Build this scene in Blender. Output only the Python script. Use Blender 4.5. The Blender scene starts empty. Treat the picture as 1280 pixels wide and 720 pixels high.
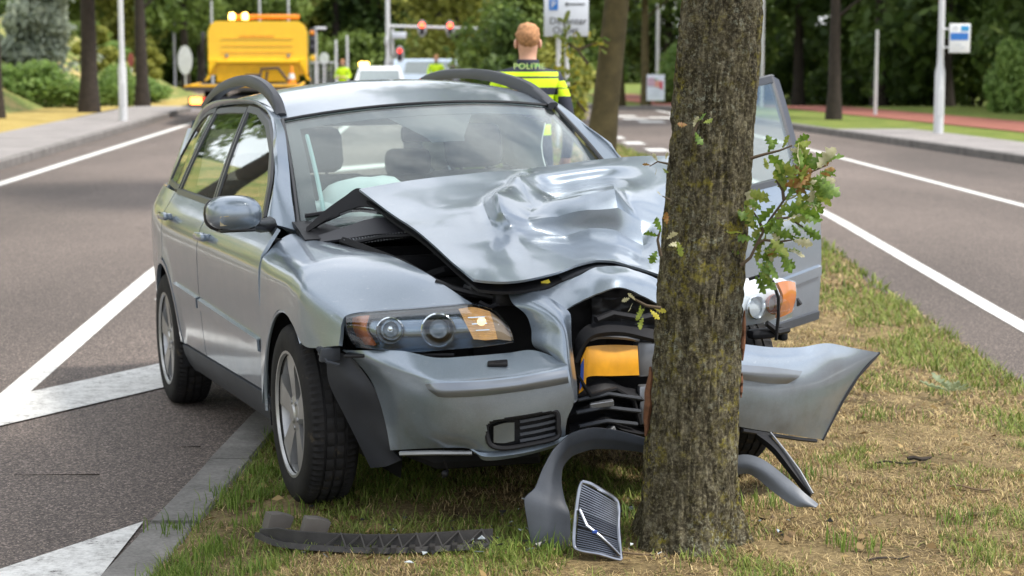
import bpy, bmesh, math, random
import numpy as np
from mathutils import Vector, Matrix, Euler, geometry

# ------------------------------------------------------------------ camera, sky, sun, exposure
S = bpy.context.scene
COL = S.collection
R = math.radians
CAM_H = 1.70
FPX, HORIZ = 2328.4, 60.4            # focal length in photo pixels, horizon row
PITCH = math.atan((360 - HORIZ) / FPX)
cam_d = bpy.data.cameras.new('camera')
cam = bpy.data.objects.new('camera', cam_d)
COL.objects.link(cam)
cam.location = (0, 0, CAM_H)
cam.rotation_euler = (R(90) - PITCH, 0, 0)
cam_d.sensor_width = 36
cam_d.lens = FPX * 36 / 1280
cam_d.clip_end = 2000
cam_d.dof.use_dof = True
cam_d.dof.focus_distance = 6.35
cam_d.dof.aperture_fstop = 4.2
S.camera = cam

SUN_EL, SUN_AZ = 57, 104            # azimuth: clockwise from +Y (view direction)
W = bpy.data.worlds.new('World'); S.world = W; W.use_nodes = True
wn = W.node_tree.nodes; wl = W.node_tree.links
wn.clear()
sky = wn.new('ShaderNodeTexSky'); sky.sky_type = 'NISHITA'; sky.sun_disc = False
sky.sun_elevation = R(SUN_EL); sky.sun_rotation = R(SUN_AZ)
sky.air_density = 1.0; sky.dust_density = 1.5
tc = wn.new('ShaderNodeTexCoord')
mp = wn.new('ShaderNodeMapping'); mp.inputs['Scale'].default_value = (1, 1, 2.2)
nz = wn.new('ShaderNodeTexNoise'); nz.inputs['Scale'].default_value = 2.3
nz.inputs['Detail'].default_value = 7; nz.inputs['Roughness'].default_value = 0.6
cr = wn.new('ShaderNodeValToRGB')
cr.color_ramp.elements[0].position = 0.30; cr.color_ramp.elements[1].position = 0.56
mixw = wn.new('ShaderNodeMixRGB'); mixw.inputs[2].default_value = (9.2, 9.5, 10.0, 1)
bgw = wn.new('ShaderNodeBackground'); bgw.inputs[1].default_value = 0.135
ow = wn.new('ShaderNodeOutputWorld')
wl.new(tc.outputs['Generated'], mp.inputs[0]); wl.new(mp.outputs[0], nz.inputs['Vector'])
wl.new(nz.outputs['Fac'], cr.inputs[0]); wl.new(cr.outputs[0], mixw.inputs[0])
wl.new(sky.outputs[0], mixw.inputs[1]); wl.new(mixw.outputs[0], bgw.inputs[0]); wl.new(bgw.outputs[0], ow.inputs[0])

sun_d = bpy.data.lights.new('sun', 'SUN'); sun_d.energy = 3.4; sun_d.angle = R(8)
sun_d.color = (1.0, 0.95, 0.87)
sun = bpy.data.objects.new('sun', sun_d); COL.objects.link(sun)
az = R(SUN_AZ); el = R(SUN_EL)
sun.rotation_euler = Vector((-math.sin(az) * math.cos(el), -math.cos(az) * math.cos(el), -math.sin(el))).to_track_quat('-Z', 'Y').to_euler()
sun.location = (10, -10, 20)

S.view_settings.view_transform = 'Standard'
S.view_settings.look = 'None'
S.view_settings.exposure = 0.60
S.view_settings.gamma = 1
S.view_settings.use_curve_mapping = False
S.cycles.use_denoising = True
try:
    S.cycles.denoiser = 'OPENIMAGEDENOISE'
except Exception:
    pass
S.cycles.max_bounces = 7
S.cycles.transparent_max_bounces = 24
S.cycles.caustics_reflective = False
S.cycles.caustics_refractive = False
S.cycles.sample_clamp_indirect = 6

# ------------------------------------------------------------------ measuring helpers
def ray(px, py):
    u = (360 - py) / FPX
    return np.array([(px - 640) / FPX, math.cos(PITCH) + u * math.sin(PITCH), -math.sin(PITCH) + u * math.cos(PITCH)])
def at(px, py, Y):
    r = ray(px, py); p = r * (Y / r[1]); p[2] += CAM_H
    return p
def gz(px, py, z=0.0):
    r = ray(px, py); p = r * ((z - CAM_H) / r[2]); p[2] = z
    return p
CAR_T = np.array([0.0642, 6.6701, CAM_H - 1.5696])
CAR_R = np.array(Euler((R(0.7133), R(-2.5933), R(-70.2982)), 'XYZ').to_matrix())
def cx(px, py, x):
    """car-frame point seen at a photo position, at the car-frame station x"""
    o = CAR_R.T @ (np.array([0, 0, CAM_H]) - CAR_T); r = CAR_R.T @ ray(px, py)
    return o + r * ((x - o[0]) / r[0])

# ------------------------------------------------------------------ noise
def _hash(i, j, k, s):
    h = (i * 374761393 + j * 668265263 + k * 2147483647 + s * 1274126177) & 0xFFFFFFFF
    h = ((h ^ (h >> 13)) * 1274126177) & 0xFFFFFFFF
    return ((h ^ (h >> 16)) & 0xFFFF) / 65535.0
def vnoise(p, s=0):
    p = np.asarray(p, float); i = np.floor(p).astype(np.int64); f = p - i; f = f * f * (3 - 2 * f)
    r = 0
    for a in (0, 1):
        for b in (0, 1):
            for c in (0, 1):
                w = (f[:, 0] if a else 1 - f[:, 0]) * (f[:, 1] if b else 1 - f[:, 1]) * (f[:, 2] if c else 1 - f[:, 2])
                r = r + w * _hash(i[:, 0] + a, i[:, 1] + b, i[:, 2] + c, s)
    return r
def fbm(p, s=0, o=4):
    r = 0; a = 0.5; p = np.asarray(p, float)
    for k in range(o):
        r = r + a * vnoise(p * 2 ** k, s + k); a *= 0.5
    return r

# ------------------------------------------------------------------ materials
def _ntree(name):
    m = bpy.data.materials.new(name); m.use_nodes = True
    nt = m.node_tree; nt.nodes.clear()
    out = nt.nodes.new('ShaderNodeOutputMaterial')
    b = nt.nodes.new('ShaderNodeBsdfPrincipled'); nt.links.new(b.outputs[0], out.inputs[0])
    return m, nt, b, out
def ramp(nt, src, stops):
    r = nt.nodes.new('ShaderNodeValToRGB'); e = r.color_ramp.elements
    while len(e) < len(stops): e.new(0.5)
    for q, (p, c) in zip(e, stops):
        q.position = p; q.color = (c[0], c[1], c[2], 1) if hasattr(c, '__len__') else (c, c, c, 1)
    nt.links.new(src, r.inputs[0]); return r.outputs[0]
def noise(nt, scale, detail=4, rough=0.55, coord='Object', vec_scale=None):
    t = nt.nodes.new('ShaderNodeTexCoord'); n = nt.nodes.new('ShaderNodeTexNoise')
    n.inputs['Scale'].default_value = scale; n.inputs['Detail'].default_value = detail; n.inputs['Roughness'].default_value = rough
    if vec_scale:
        m = nt.nodes.new('ShaderNodeMapping'); m.inputs['Scale'].default_value = vec_scale
        nt.links.new(t.outputs[coord], m.inputs[0]); nt.links.new(m.outputs[0], n.inputs['Vector'])
    else:
        nt.links.new(t.outputs[coord], n.inputs['Vector'])
    return n.outputs['Fac']
def mixc(nt, fac, a, b, mode='MIX'):
    m = nt.nodes.new('ShaderNodeMixRGB'); m.blend_type = mode
    for i, v in ((0, fac), (1, a), (2, b)):
        if isinstance(v, (int, float)): m.inputs[i].default_value = v if i == 0 else (v, v, v, 1)
        elif isinstance(v, tuple): m.inputs[i].default_value = (v[0], v[1], v[2], 1)
        else: nt.links.new(v, m.inputs[i])
    return m.outputs[0]
def bump(nt, b, h, strength=0.3, dist=0.01):
    n = nt.nodes.new('ShaderNodeBump'); n.inputs['Strength'].default_value = strength; n.inputs['Distance'].default_value = dist
    nt.links.new(h, n.inputs['Height']); nt.links.new(n.outputs[0], b.inputs['Normal'])
MATS = {}
def plain(name, c, rough=0.5, metal=0.0, var=0.12, vs=6.0, bmp=0.0, coat=0.0, emis=None, es=0.0, spec=0.5):
    if name in MATS: return MATS[name]
    m, nt, b, _ = _ntree(name)
    n = noise(nt, vs)
    nt.links.new(ramp(nt, n, [(0.25, [k * (1 - var) for k in c]), (0.75, [min(1, k * (1 + var)) for k in c])]), b.inputs['Base Color'])
    b.inputs['Roughness'].default_value = rough; b.inputs['Metallic'].default_value = metal
    b.inputs['Coat Weight'].default_value = coat; b.inputs['Specular IOR Level'].default_value = spec
    if emis: b.inputs['Emission Color'].default_value = (*emis, 1); b.inputs['Emission Strength'].default_value = es
    if bmp: bump(nt, b, noise(nt, vs * 12, 3), bmp, 0.004)
    MATS[name] = m; return m
def glass(name, tint, refl=1.0, rough=0.0, ior=1.5):
    m, nt, b, out = _ntree(name); nt.nodes.remove(b)
    tr = nt.nodes.new('ShaderNodeBsdfTransparent'); tr.inputs[0].default_value = (*tint, 1)
    gl = nt.nodes.new('ShaderNodeBsdfGlossy'); gl.inputs['Roughness'].default_value = rough
    gl.inputs[0].default_value = (refl, refl, refl, 1)
    fr = nt.nodes.new('ShaderNodeFresnel'); fr.inputs[0].default_value = ior
    mx = nt.nodes.new('ShaderNodeMixShader')
    ge = nt.nodes.new('ShaderNodeNewGeometry'); ma = nt.nodes.new('ShaderNodeMath'); ma.operation = 'MULTIPLY_ADD'; ma.inputs[1].default_value = -2; ma.inputs[2].default_value = 1
    pw = nt.nodes.new('ShaderNodeMath'); pw.operation = 'POWER'; pw.inputs[0].default_value = ior   # thin pane: same reflection from both faces
    nt.links.new(ge.outputs['Backfacing'], ma.inputs[0]); nt.links.new(ma.outputs[0], pw.inputs[1]); nt.links.new(pw.outputs[0], fr.inputs[0])
    nt.links.new(fr.outputs[0], mx.inputs[0]); nt.links.new(tr.outputs[0], mx.inputs[1]); nt.links.new(gl.outputs[0], mx.inputs[2])
    nt.links.new(mx.outputs[0], out.inputs[0]); MATS[name] = m; return m

# ------------------------------------------------------------------ mesh helpers
def tag(o, label=None, cat=None, group=None, kind=None):
    if label: o['label'] = label
    if cat: o['category'] = cat
    if group: o['group'] = group
    if kind: o['kind'] = kind
    return o
def empty(name, loc=(0, 0, 0), rot=(0, 0, 0)):
    o = bpy.data.objects.new(name, None); COL.objects.link(o); o.location = loc; o.rotation_euler = rot
    o.empty_display_size = 0.1
    return o
def link(name, me, parent=None, loc=None, rot=None):
    o = bpy.data.objects.new(name, me); COL.objects.link(o)
    if parent is not None: o.parent = parent
    if loc is not None: o.location = loc
    if rot is not None: o.rotation_euler = rot
    return o
def mesh(name, v, f, m, smooth=False, sharp=None):
    me = bpy.data.meshes.new(name)
    me.from_pydata([tuple(map(float, p)) for p in v], [], [tuple(map(int, q)) for q in f])
    ms = m if isinstance(m, (list, tuple)) else [m]
    for k in ms: me.materials.append(k)
    if smooth:
        me.polygons.foreach_set('use_smooth', [True] * len(me.polygons))
        if sharp: me.set_sharp_from_angle(angle=R(sharp))
    me.update(); return me
def obj(name, v, f, m, parent=None, smooth=False, sharp=None, loc=None, rot=None):
    return link(name, mesh(name, v, f, m, smooth, sharp), parent, loc, rot)
class MB:
    """collects simple shapes into one mesh"""
    def __init__(s): s.v = []; s.f = []
    def add(s, v, f):
        k = len(s.v); s.v += [tuple(p) for p in v]; s.f += [tuple(i + k for i in q) for q in f]; return s
    def box(s, c, d, ch=0.0, rot=None):
        hx, hy, hz = d[0] / 2, d[1] / 2, d[2] / 2
        if ch <= 0:
            v = [(a * hx, b * hy, e * hz) for a in (-1, 1) for b in (-1, 1) for e in (-1, 1)]
            f = [(0, 1, 3, 2), (4, 6, 7, 5), (0, 4, 5, 1), (2, 3, 7, 6), (0, 2, 6, 4), (1, 5, 7, 3)]
        else:
            ch = min(ch, hx * .9, hy * .9, hz * .9)
            bm = bmesh.new(); bmesh.ops.create_cube(bm, size=1)
            for q in bm.verts: q.co = (q.co.x * 2 * hx, q.co.y * 2 * hy, q.co.z * 2 * hz)
            bmesh.ops.bevel(bm, geom=bm.edges[:], offset=ch, segments=2, affect='EDGES', profile=0.5)
            bm.verts.ensure_lookup_table(); bm.verts.index_update()
            v = [q.co[:] for q in bm.verts]; f = [[w.index for w in q.verts] for q in bm.faces]; bm.free()
        if rot is not None:
            mt = Euler(rot).to_matrix(); v = [(mt @ Vector(p))[:] for p in v]
        return s.add([(p[0] + c[0], p[1] + c[1], p[2] + c[2]) for p in v], f)
    def tube(s, pts, r, n=8, cap=True):
        pts = [Vector(p) for p in pts]; rs = r if hasattr(r, '__len__') else [r] * len(pts)
        v = []; f = []; up = None
        for i, p in enumerate(pts):
            t = (pts[min(i + 1, len(pts) - 1)] - pts[max(i - 1, 0)]).normalized()
            if up is None: up = t.orthogonal().normalized()
            up = (up - t * up.dot(t)).normalized(); w = t.cross(up)
            for k in range(n):
                a = 2 * math.pi * k / n; v.append((p + (up * math.cos(a) + w * math.sin(a)) * rs[i])[:])
        for i in range(len(pts) - 1):
            for k in range(n): f.append((i * n + k, i * n + (k + 1) % n, (i + 1) * n + (k + 1) % n, (i + 1) * n + k))
        if cap: f.append(tuple(range(n - 1, -1, -1))); f.append(tuple(range((len(pts) - 1) * n, len(pts) * n)))
        return s.add(v, f)
    def lathe(s, prof, n=32, c=(0, 0, 0), axis='z', close=False):
        v = []; f = []; m = len(prof)
        for k in range(n):
            a = 2 * math.pi * k / n
            for r, h in prof:
                x, y = r * math.cos(a), r * math.sin(a)
                q = {'z': (x, y, h), 'y': (x, h, y), 'x': (h, x, y)}[axis]
                v.append((q[0] + c[0], q[1] + c[1], q[2] + c[2]))
        for k in range(n):
            for i in range(m if close else m - 1):
                j = (i + 1) % m; k2 = (k + 1) % n
                f.append((k * m + i, k2 * m + i, k2 * m + j, k * m + j))
        return s.add(v, f)
    def prism(s, poly, h0, h1, axis='z'):
        n = len(poly); v = []
        for h in (h0, h1):
            for a, b in poly: v.append({'z': (a, b, h), 'y': (a, h, b), 'x': (h, a, b)}[axis])
        f = [tuple(range(n - 1, -1, -1)), tuple(range(n, 2 * n))] + [(i, (i + 1) % n, n + (i + 1) % n, n + i) for i in range(n)]
        return s.add(v, f)
    def ball(s, c, r, n=12, m=8):
        r = r if hasattr(r, '__len__') else (r, r, r)
        v = [(c[0], c[1], c[2] - r[2])]; f = []
        for i in range(1, m):
            t = -math.pi / 2 + math.pi * i / m
            for k in range(n):
                a = 2 * math.pi * k / n
                v.append((c[0] + r[0] * math.cos(t) * math.cos(a), c[1] + r[1] * math.cos(t) * math.sin(a), c[2] + r[2] * math.sin(t)))
        v.append((c[0], c[1], c[2] + r[2])); e = len(v) - 1
        for k in range(n):
            f.append((0, 1 + (k + 1) % n, 1 + k)); f.append((e, e - n + k, e - n + (k + 1) % n))
            for i in range(m - 2):
                f.append((1 + i * n + k, 1 + i * n + (k + 1) % n, 1 + (i + 1) * n + (k + 1) % n, 1 + (i + 1) * n + k))
        return s.add(v, f)
    def xf(s, fn): s.v = [tuple(fn(p)) for p in s.v]; return s
    def build(s, name, m, parent=None, smooth=False, sharp=40, loc=None, rot=None):
        me = mesh(name, s.v, s.f, m, smooth, sharp)
        bm = bmesh.new(); bm.from_mesh(me); bmesh.ops.recalc_face_normals(bm, faces=bm.faces[:]); bm.to_mesh(me); bm.free()
        return link(name, me, parent, loc, rot)
def crom(P, n):
    """Catmull-Rom resample of an array of points along axis 0 to n samples per span"""
    P = np.asarray(P, float); m = len(P); out = []
    Q = np.concatenate([[2 * P[0] - P[1]], P, [2 * P[-1] - P[-2]]])
    for i in range(m - 1):
        a, b, c, d = Q[i], Q[i + 1], Q[i + 2], Q[i + 3]
        for k in range(n):
            t = k / n
            out.append(0.5 * ((2 * b) + (c - a) * t + (2 * a - 5 * b + 4 * c - d) * t * t + (-a + 3 * b - 3 * c + d) * t ** 3))
    out.append(P[-1]); return np.array(out)
def netgrid(net, nu, nv):
    """net [rows][cols] of 3-D points -> fine smooth grid"""
    g = crom(np.array(net, float), nv)
    return crom(g.transpose(1, 0, 2), nu).transpose(1, 0, 2)
def netlin(net, nu, nv):
    N = np.array(net, float); r, c = N.shape[:2]
    a = np.stack([[np.interp(np.linspace(0, r - 1, (r - 1) * nv + 1), np.arange(r), N[:, j, k]) for j in range(c)] for k in range(3)], -1).transpose(1, 0, 2)
    return np.stack([[np.interp(np.linspace(0, c - 1, (c - 1) * nu + 1), np.arange(c), a[i, :, k]) for i in range(a.shape[0])] for k in range(3)], -1)
def gridfaces(r, c):
    return [(i * c + j, i * c + j + 1, (i + 1) * c + j + 1, (i + 1) * c + j) for i in range(r - 1) for j in range(c - 1)]
def thicken(v, f, t, inward=None):
    """give a sheet thickness t; the extra layer lies on the side of 'inward' (a point or direction test)"""
    v = np.asarray(v, float); n = np.zeros_like(v)
    for q in f:
        a = v[q[0]]; nn = np.cross(v[q[1]] - a, v[q[2]] - a)
        if len(q) == 4: nn = nn + np.cross(v[q[2]] - a, v[q[3]] - a)
        for i in q: n[i] += nn
    n /= np.maximum(np.linalg.norm(n, axis=1)[:, None], 1e-12)
    if inward is not None and np.sum(n * (np.asarray(inward) - v)) > 0: n = -n; f = [tuple(reversed(q)) for q in f]
    k = len(v); w = v - n * t; cnt = {}
    for q in f:
        for a, b in zip(q, q[1:] + q[:1]): cnt[(a, b)] = 1
    rim = [(b, a, a + k, b + k) for (a, b) in cnt if (b, a) not in cnt]
    return np.concatenate([v, w]), list(map(tuple, f)) + [tuple(i + k for i in reversed(q)) for q in f] + rim
def netobj(name, net, m, parent=None, nu=6, nv=6, t=0.004, inward=(-0.6, 0, 0.5), sharp=35, fn=None, crisp=0.0):
    g = netgrid(net, nu, nv)
    if callable(crisp): k = crisp(g)[..., None]; g = g * (1 - k) + netlin(net, nu, nv) * k
    elif crisp: g = g * (1 - crisp) + netlin(net, nu, nv) * crisp
    r, c = g.shape[:2]; v = g.reshape(-1, 3)
    if fn is not None: v = fn(v)
    v, f = thicken(v, gridfaces(r, c), t, inward)
    return obj(name, v, f, m, parent, True, sharp)
def lerp(a, b, t): return np.asarray(a, float) * (1 - t) + np.asarray(b, float) * t
def interp(x, xs, ys): return np.interp(x, xs, ys)
def copy_tree(o, parent=None):
    c = o.copy(); COL.objects.link(c); c.parent = parent
    for ch in list(o.children): copy_tree(ch, c)
    return c
def text_mesh(s, size, ext=0.002, align='CENTER'):
    cu = bpy.data.curves.new('t', 'FONT'); cu.body = s; cu.size = size; cu.extrude = ext; cu.align_x = align; cu.align_y = 'CENTER'
    cu.resolution_u = 3
    o = bpy.data.objects.new('t', cu); COL.objects.link(o)
    bpy.context.view_layer.update()
    me = bpy.data.meshes.new_from_object(o.evaluated_get(bpy.context.evaluated_depsgraph_get()))
    bpy.data.objects.remove(o); bpy.data.curves.remove(cu); return me
# ================================================================== SETTING: ground, roads, verge
def mat_asphalt(name, dark, light, patch):
    m, nt, b, _ = _ntree(name)
    fine = noise(nt, 95, 2, 0.7); mid = noise(nt, 5, 5); big = noise(nt, 0.35, 4, 0.5, vec_scale=(1, 0.35, 1))
    c = ramp(nt, fine, [(0.36, dark), (0.52, lerp(dark, light, .5).tolist()), (0.64, light)])
    c = mixc(nt, ramp(nt, mid, [(0.35, 0.0), (0.7, 0.35)]), c, patch)
    c = mixc(nt, 1.0, c, ramp(nt, big, [(0.34, 0.58), (0.66, 1.18)]), 'MULTIPLY')
    vs_ = nt.nodes.new('ShaderNodeTexVoronoi'); vs_.inputs['Scale'].default_value = 105; ts_ = nt.nodes.new('ShaderNodeTexCoord'); nt.links.new(ts_.outputs['Object'], vs_.inputs['Vector'])
    sx_ = nt.nodes.new('ShaderNodeSeparateXYZ'); nt.links.new(vs_.outputs['Color'], sx_.inputs[0])
    c = mixc(nt, 1.0, c, ramp(nt, sx_.outputs[0], [(0.0, .45), (.6, 1.0), (.85, 1.35), (1.0, 2.1)]), 'MULTIPLY')
    v = nt.nodes.new('ShaderNodeTexVoronoi'); v.inputs['Scale'].default_value = 62
    t = nt.nodes.new('ShaderNodeTexCoord'); nt.links.new(t.outputs['Object'], v.inputs['Vector'])
    sp = ramp(nt, v.outputs['Distance'], [(0.10, 1.0), (0.20, 0.0)])
    c = mixc(nt, sp, c, tuple(min(1, k * 1.9) for k in light))
    nt.links.new(c, b.inputs['Base Color']); b.inputs['Roughness'].default_value = 0.85
    bump(nt, b, fine, 0.6, 0.006); return m
M_ASPH = mat_asphalt('asphalt', (0.044, 0.036, 0.033), (0.222, 0.176, 0.150), (0.135, 0.108, 0.095))
def mat_line():
    m, nt, b, _ = _ntree('road_paint')
    w = noise(nt, 9, 8, 0.75); w2 = noise(nt, 60, 3, 0.7)
    k = mixc(nt, 0.4, w, w2)
    c = ramp(nt, k, [(0.37, (0.12, 0.11, 0.105)), (0.43, (0.45, 0.44, 0.42)), (0.57, (0.68, 0.67, 0.645))])
    nt.links.new(c, b.inputs['Base Color']); b.inputs['Roughness'].default_value = 0.7; bump(nt, b, w2, 0.3, 0.003); return m
M_LINE = mat_line()
def mat_soil(name, stops, sc=3.0, bm_=0.8):
    m, nt, b, _ = _ntree(name)
    n1 = noise(nt, sc, 8, 0.65); n2 = noise(nt, sc * 14, 4, 0.7)
    c = ramp(nt, mixc(nt, 0.45, n1, n2), stops)
    nt.links.new(c, b.inputs['Base Color']); b.inputs['Roughness'].default_value = 0.95; b.inputs['Specular IOR Level'].default_value = 0.15
    bump(nt, b, n2, bm_, 0.02); return m
M_VERGE = mat_soil('verge_soil', [(0.34, (0.030, 0.021, 0.013)), (0.43, (0.100, 0.072, 0.036)), (0.54, (0.20, 0.150, 0.075)), (0.68, (0.36, 0.275, 0.14))], 3.2)
M_FARGRASS = mat_soil('far_grass', [(0.32, (0.065, 0.10, 0.022)), (0.5, (0.14, 0.18, 0.04)), (0.66, (0.25, 0.24, 0.07))], 1.2, 0.5)
M_DRYGRASS = mat_soil('dry_grass', [(0.32, (0.20, 0.15, 0.045)), (0.5, (0.36, 0.27, 0.085)), (0.68, (0.48, 0.38, 0.15))], 1.6, 0.5)
M_BANK = mat_soil('bank_grass', [(0.42, (0.10, 0.15, 0.04)), (0.50, (0.20, 0.22, 0.07)), (0.58, (0.38, 0.29, 0.12)), (0.68, (0.52, 0.39, 0.19))], 0.8, 0.5)
def mat_paving(name, c0, c1):
    m, nt, b, _ = _ntree(name)
    br = nt.nodes.new('ShaderNodeTexBrick'); br.inputs['Scale'].default_value = 4.7
    br.inputs['Color1'].default_value = (*c0, 1); br.inputs['Color2'].default_value = (*c1, 1); br.inputs['Mortar'].default_value = (c0[0] * .45, c0[1] * .45, c0[2] * .45, 1)
    br.inputs['Mortar Size'].default_value = 0.02
    t = nt.nodes.new('ShaderNodeTexCoord'); nt.links.new(t.outputs['Object'], br.inputs['Vector'])
    c = mixc(nt, 0.6, br.outputs['Color'], ramp(nt, noise(nt, 1.3, 5), [(0.3, 0.5), (0.7, 1.0)]), 'MULTIPLY')
    nt.links.new(c, b.inputs['Base Color']); b.inputs['Roughness'].default_value = 0.9; return m
M_PAVE = mat_paving('grey_paving', (0.30, 0.275, 0.27), (0.36, 0.335, 0.32))
M_BIKE = mat_soil('red_asphalt', [(0.35, (0.22, 0.085, 0.065)), (0.65, (0.31, 0.13, 0.10))], 2.0, 0.2)
def mat_conc(name, c, d):
    m, nt, b, _ = _ntree(name)
    n1 = noise(nt, 4, 7, 0.65); n2 = noise(nt, 70, 3, 0.7)
    col = ramp(nt, mixc(nt, 0.4, n1, n2), [(0.33, d), (0.62, c)])
    nt.links.new(col, b.inputs['Base Color']); b.inputs['Roughness'].default_value = 0.9; bump(nt, b, n2, 0.5, 0.006); return m
M_KERB = mat_conc('kerb_concrete', (0.25, 0.238, 0.222), (0.095, 0.090, 0.082))
M_KERBD = mat_conc('old_kerb', (0.22, 0.205, 0.195), (0.09, 0.082, 0.078))

def fkL(Y): return np.interp(Y, [-15, 26, 50, 90, 140], [-5.2, -7.19, -8.7, -11.2, -14.5])
def fkR(Y): return np.interp(Y, [-15, 20, 27.6, 34, 38.2, 51.6, 62, 90, 140], [9.4, 8.5, 7.59, 6.7, 6.06, 4.4, 3.2, 0.6, -4])
def fmL(Y): return np.interp(Y, [-15, 3, 5.67, 8.33, 12, 20, 40, 62], [-1.7, -1.44, -1.31, -1.18, -1.1, -1.3, -2.2, -3.1])
def fmR(Y): return np.interp(Y, [-15, 3, 9.15, 12.8, 15.6, 20, 27, 31, 40, 62], [2.7, 2.55, 2.53, 2.6, 2.69, 2.75, 2.3, 1.95, 1.3, -0.6])
def dip(Y):                       # the road falls away gently towards the junction
    t = np.clip((Y - 50) / 16, 0, 1); return -.40 * t * t * (3 - 2 * t)
def strip(name, fa, fb, Y0, Y1, n, z, m, nx=2, kind='structure'):
    v = []; Ys = np.linspace(Y0, Y1, n)
    for Y in Ys:
        for k in range(nx):
            t = k / (nx - 1); v.append((float(fa(Y)) * (1 - t) + float(fb(Y)) * t, Y, z + float(dip(Y))))
    f = [(i * nx + j, i * nx + j + 1, (i + 1) * nx + j + 1, (i + 1) * nx + j) for i in range(n - 1) for j in range(nx - 1)]
    return tag(obj(name, v, f, m), kind=kind)
tag(obj('ground', [(-700, -300, -.60), (700, -300, -.60), (700, 1200, -.60), (-700, 1200, -.60)], [(0, 1, 2, 3)], M_FARGRASS), kind='structure')
strip('road', fkL, fkR, -15, 140, 80, 0.0, M_ASPH, 6)
strip('crossing_road', lambda Y: -60, lambda Y: 60, 84, 97, 4, 0.004, M_ASPH)
# far-side strips
strip('right_verge', lambda Y: fkR(Y) + .16, lambda Y: fkR(Y) + 60, -15, 140, 60, 0.10, M_FARGRASS)
strip('right_pavement', lambda Y: fkR(Y) + .16, lambda Y: fkR(Y) + 1.75, -15, 37.2, 40, 0.112, M_PAVE)
strip('bicycle_path', lambda Y: np.interp(Y, [-15, 35.8, 47.3, 64, 100], [14.5, 9.75, 7.75, 5.1, 1.5]), lambda Y: np.interp(Y, [-15, 35.8, 47.3, 64, 100], [17.4, 12.2, 9.9, 7.2, 3.5]), -15, 82, 50, 0.118, M_BIKE)
strip('left_pavement', lambda Y: fkL(Y) - .16, lambda Y: fkL(Y) - 1.95 + max(0, (Y - 35) * .014), -15, 82, 50, 0.11, M_PAVE)
strip('left_verge', lambda Y: fkL(Y) - 1.9, lambda Y: fkL(Y) - 5.4, -15, 82, 50, 0.10, M_DRYGRASS)
# rising bank on the left
def bank_h(x, y):
    d = np.maximum(0, (-x) - (10.6 + .045 * y)); return 0.09 + dip(y) + np.clip(d * 0.62, 0, 5.0) + 0.25 * (vnoise(np.c_[x * .3, y * .3, 0 * x], 4) - .5) * np.minimum(1, d * .3)
gx = np.linspace(-60, -9.6, 40); gy = np.linspace(-15, 82, 50)
XX, YY = np.meshgrid(gx, gy); XX = XX - 0.045 * YY * 0.75
tag(obj('left_bank', np.c_[XX.ravel(), YY.ravel(), bank_h(XX.ravel(), YY.ravel())], gridfaces(50, 40), M_BANK, None, True), kind='structure')
def kerb_line(name, fa, w, Y0, Y1, h, m, n=70):
    v = []; f = []
    for i, Y in enumerate(np.linspace(Y0, Y1, n)):
        a = float(fa(Y)); lo, hi = min(a, a + w), max(a, a + w); zd = float(dip(Y))
        v += [(lo, Y, zd - .05), (lo, Y, zd + h - .015), (lo + .015, Y, zd + h), (hi - .015, Y, zd + h), (hi, Y, zd + h - .015), (hi, Y, zd - .05)]
        if i:
            k = (i - 1) * 6
            f += [(k + j, k + j + 1, k + j + 7, k + j + 6) for j in range(5)]
    return tag(obj(name, v, f, m), kind='structure')
kerb_line('left_kerb', fkL, -0.16, -15, 82, 0.125, M_KERBD)
kerb_line('right_kerb', fkR, 0.16, -15, 82, 0.125, M_KERBD)
kerb_line('median_kerb', fmL, 0.18, 14.02, 62, 0.06, M_KERB)
# kerb stones beside the wreck, one by one
ks = empty('verge_kerb', (0, 0, 0)); tag(ks, kind='structure')
rs = random.Random(5); Yk = 2.35
while Yk < 13.9:
    L = 0.985; x0, x1 = float(fmL(Yk)), float(fmL(Yk + L)); dz = rs.uniform(-.004, .004); dx = rs.uniform(-.006, .006)
    v = []
    for (X, Y) in ((x0, Yk), (x1, Yk + L)):
        X += dx
        v += [(X, Y, -.05), (X, Y, .043 + dz), (X + .018, Y, .061 + dz), (X + .17, Y, .061 + dz), (X + .185, Y, .05 + dz), (X + .185, Y, -.05)]
    f = [(j, j + 1, j + 7, j + 6) for j in range(5)] + [(0, 5, 4, 3, 2, 1), (6, 7, 8, 9, 10, 11)]
    obj('kerb_stone', v, f, M_KERB, ks); Yk += 1.0
# the grassy median
def verge_z(x, y):
    l, r = fmL(y) + .18, fmR(y)
    ins = np.clip(np.minimum((x - l) / .55, (r - x) / .9), 0, 1); ins = ins * ins * (3 - 2 * ins)
    top = np.interp(y, [0, 6.6, 9.3, 14, 20, 60], [.135, .13, .075, .07, .1, .1])
    low = np.where(x - l < r - x, .05, .008)
    return dip(y) + low + (top - low) * ins + .02 * (fbm(np.c_[x * 2.3, y * 2.3, 0 * x], 9) - .47) + .012 * (vnoise(np.c_[x * 9, y * 9, 0 * x], 3) - .5) * ins
v = []; nY, nX = 420, 90; Ys = np.concatenate([np.linspace(-3, 4.6, 20), np.linspace(4.62, 12, 320), np.linspace(12.1, 62, 80)])
for Y in Ys:
    t = np.linspace(0, 1, nX); x = fmL(Y) + .16 + (fmR(Y) - fmL(Y) - .16 + .03 * math.sin(Y * 3.1) + .02 * math.sin(Y * 8.3)) * t
    v.append(np.c_[x, np.full(nX, Y), verge_z(x, np.full(nX, Y))])
tag(obj('grass_verge', np.concatenate(v), gridfaces(len(Ys), nX), M_VERGE, None, True), kind='structure')
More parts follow.
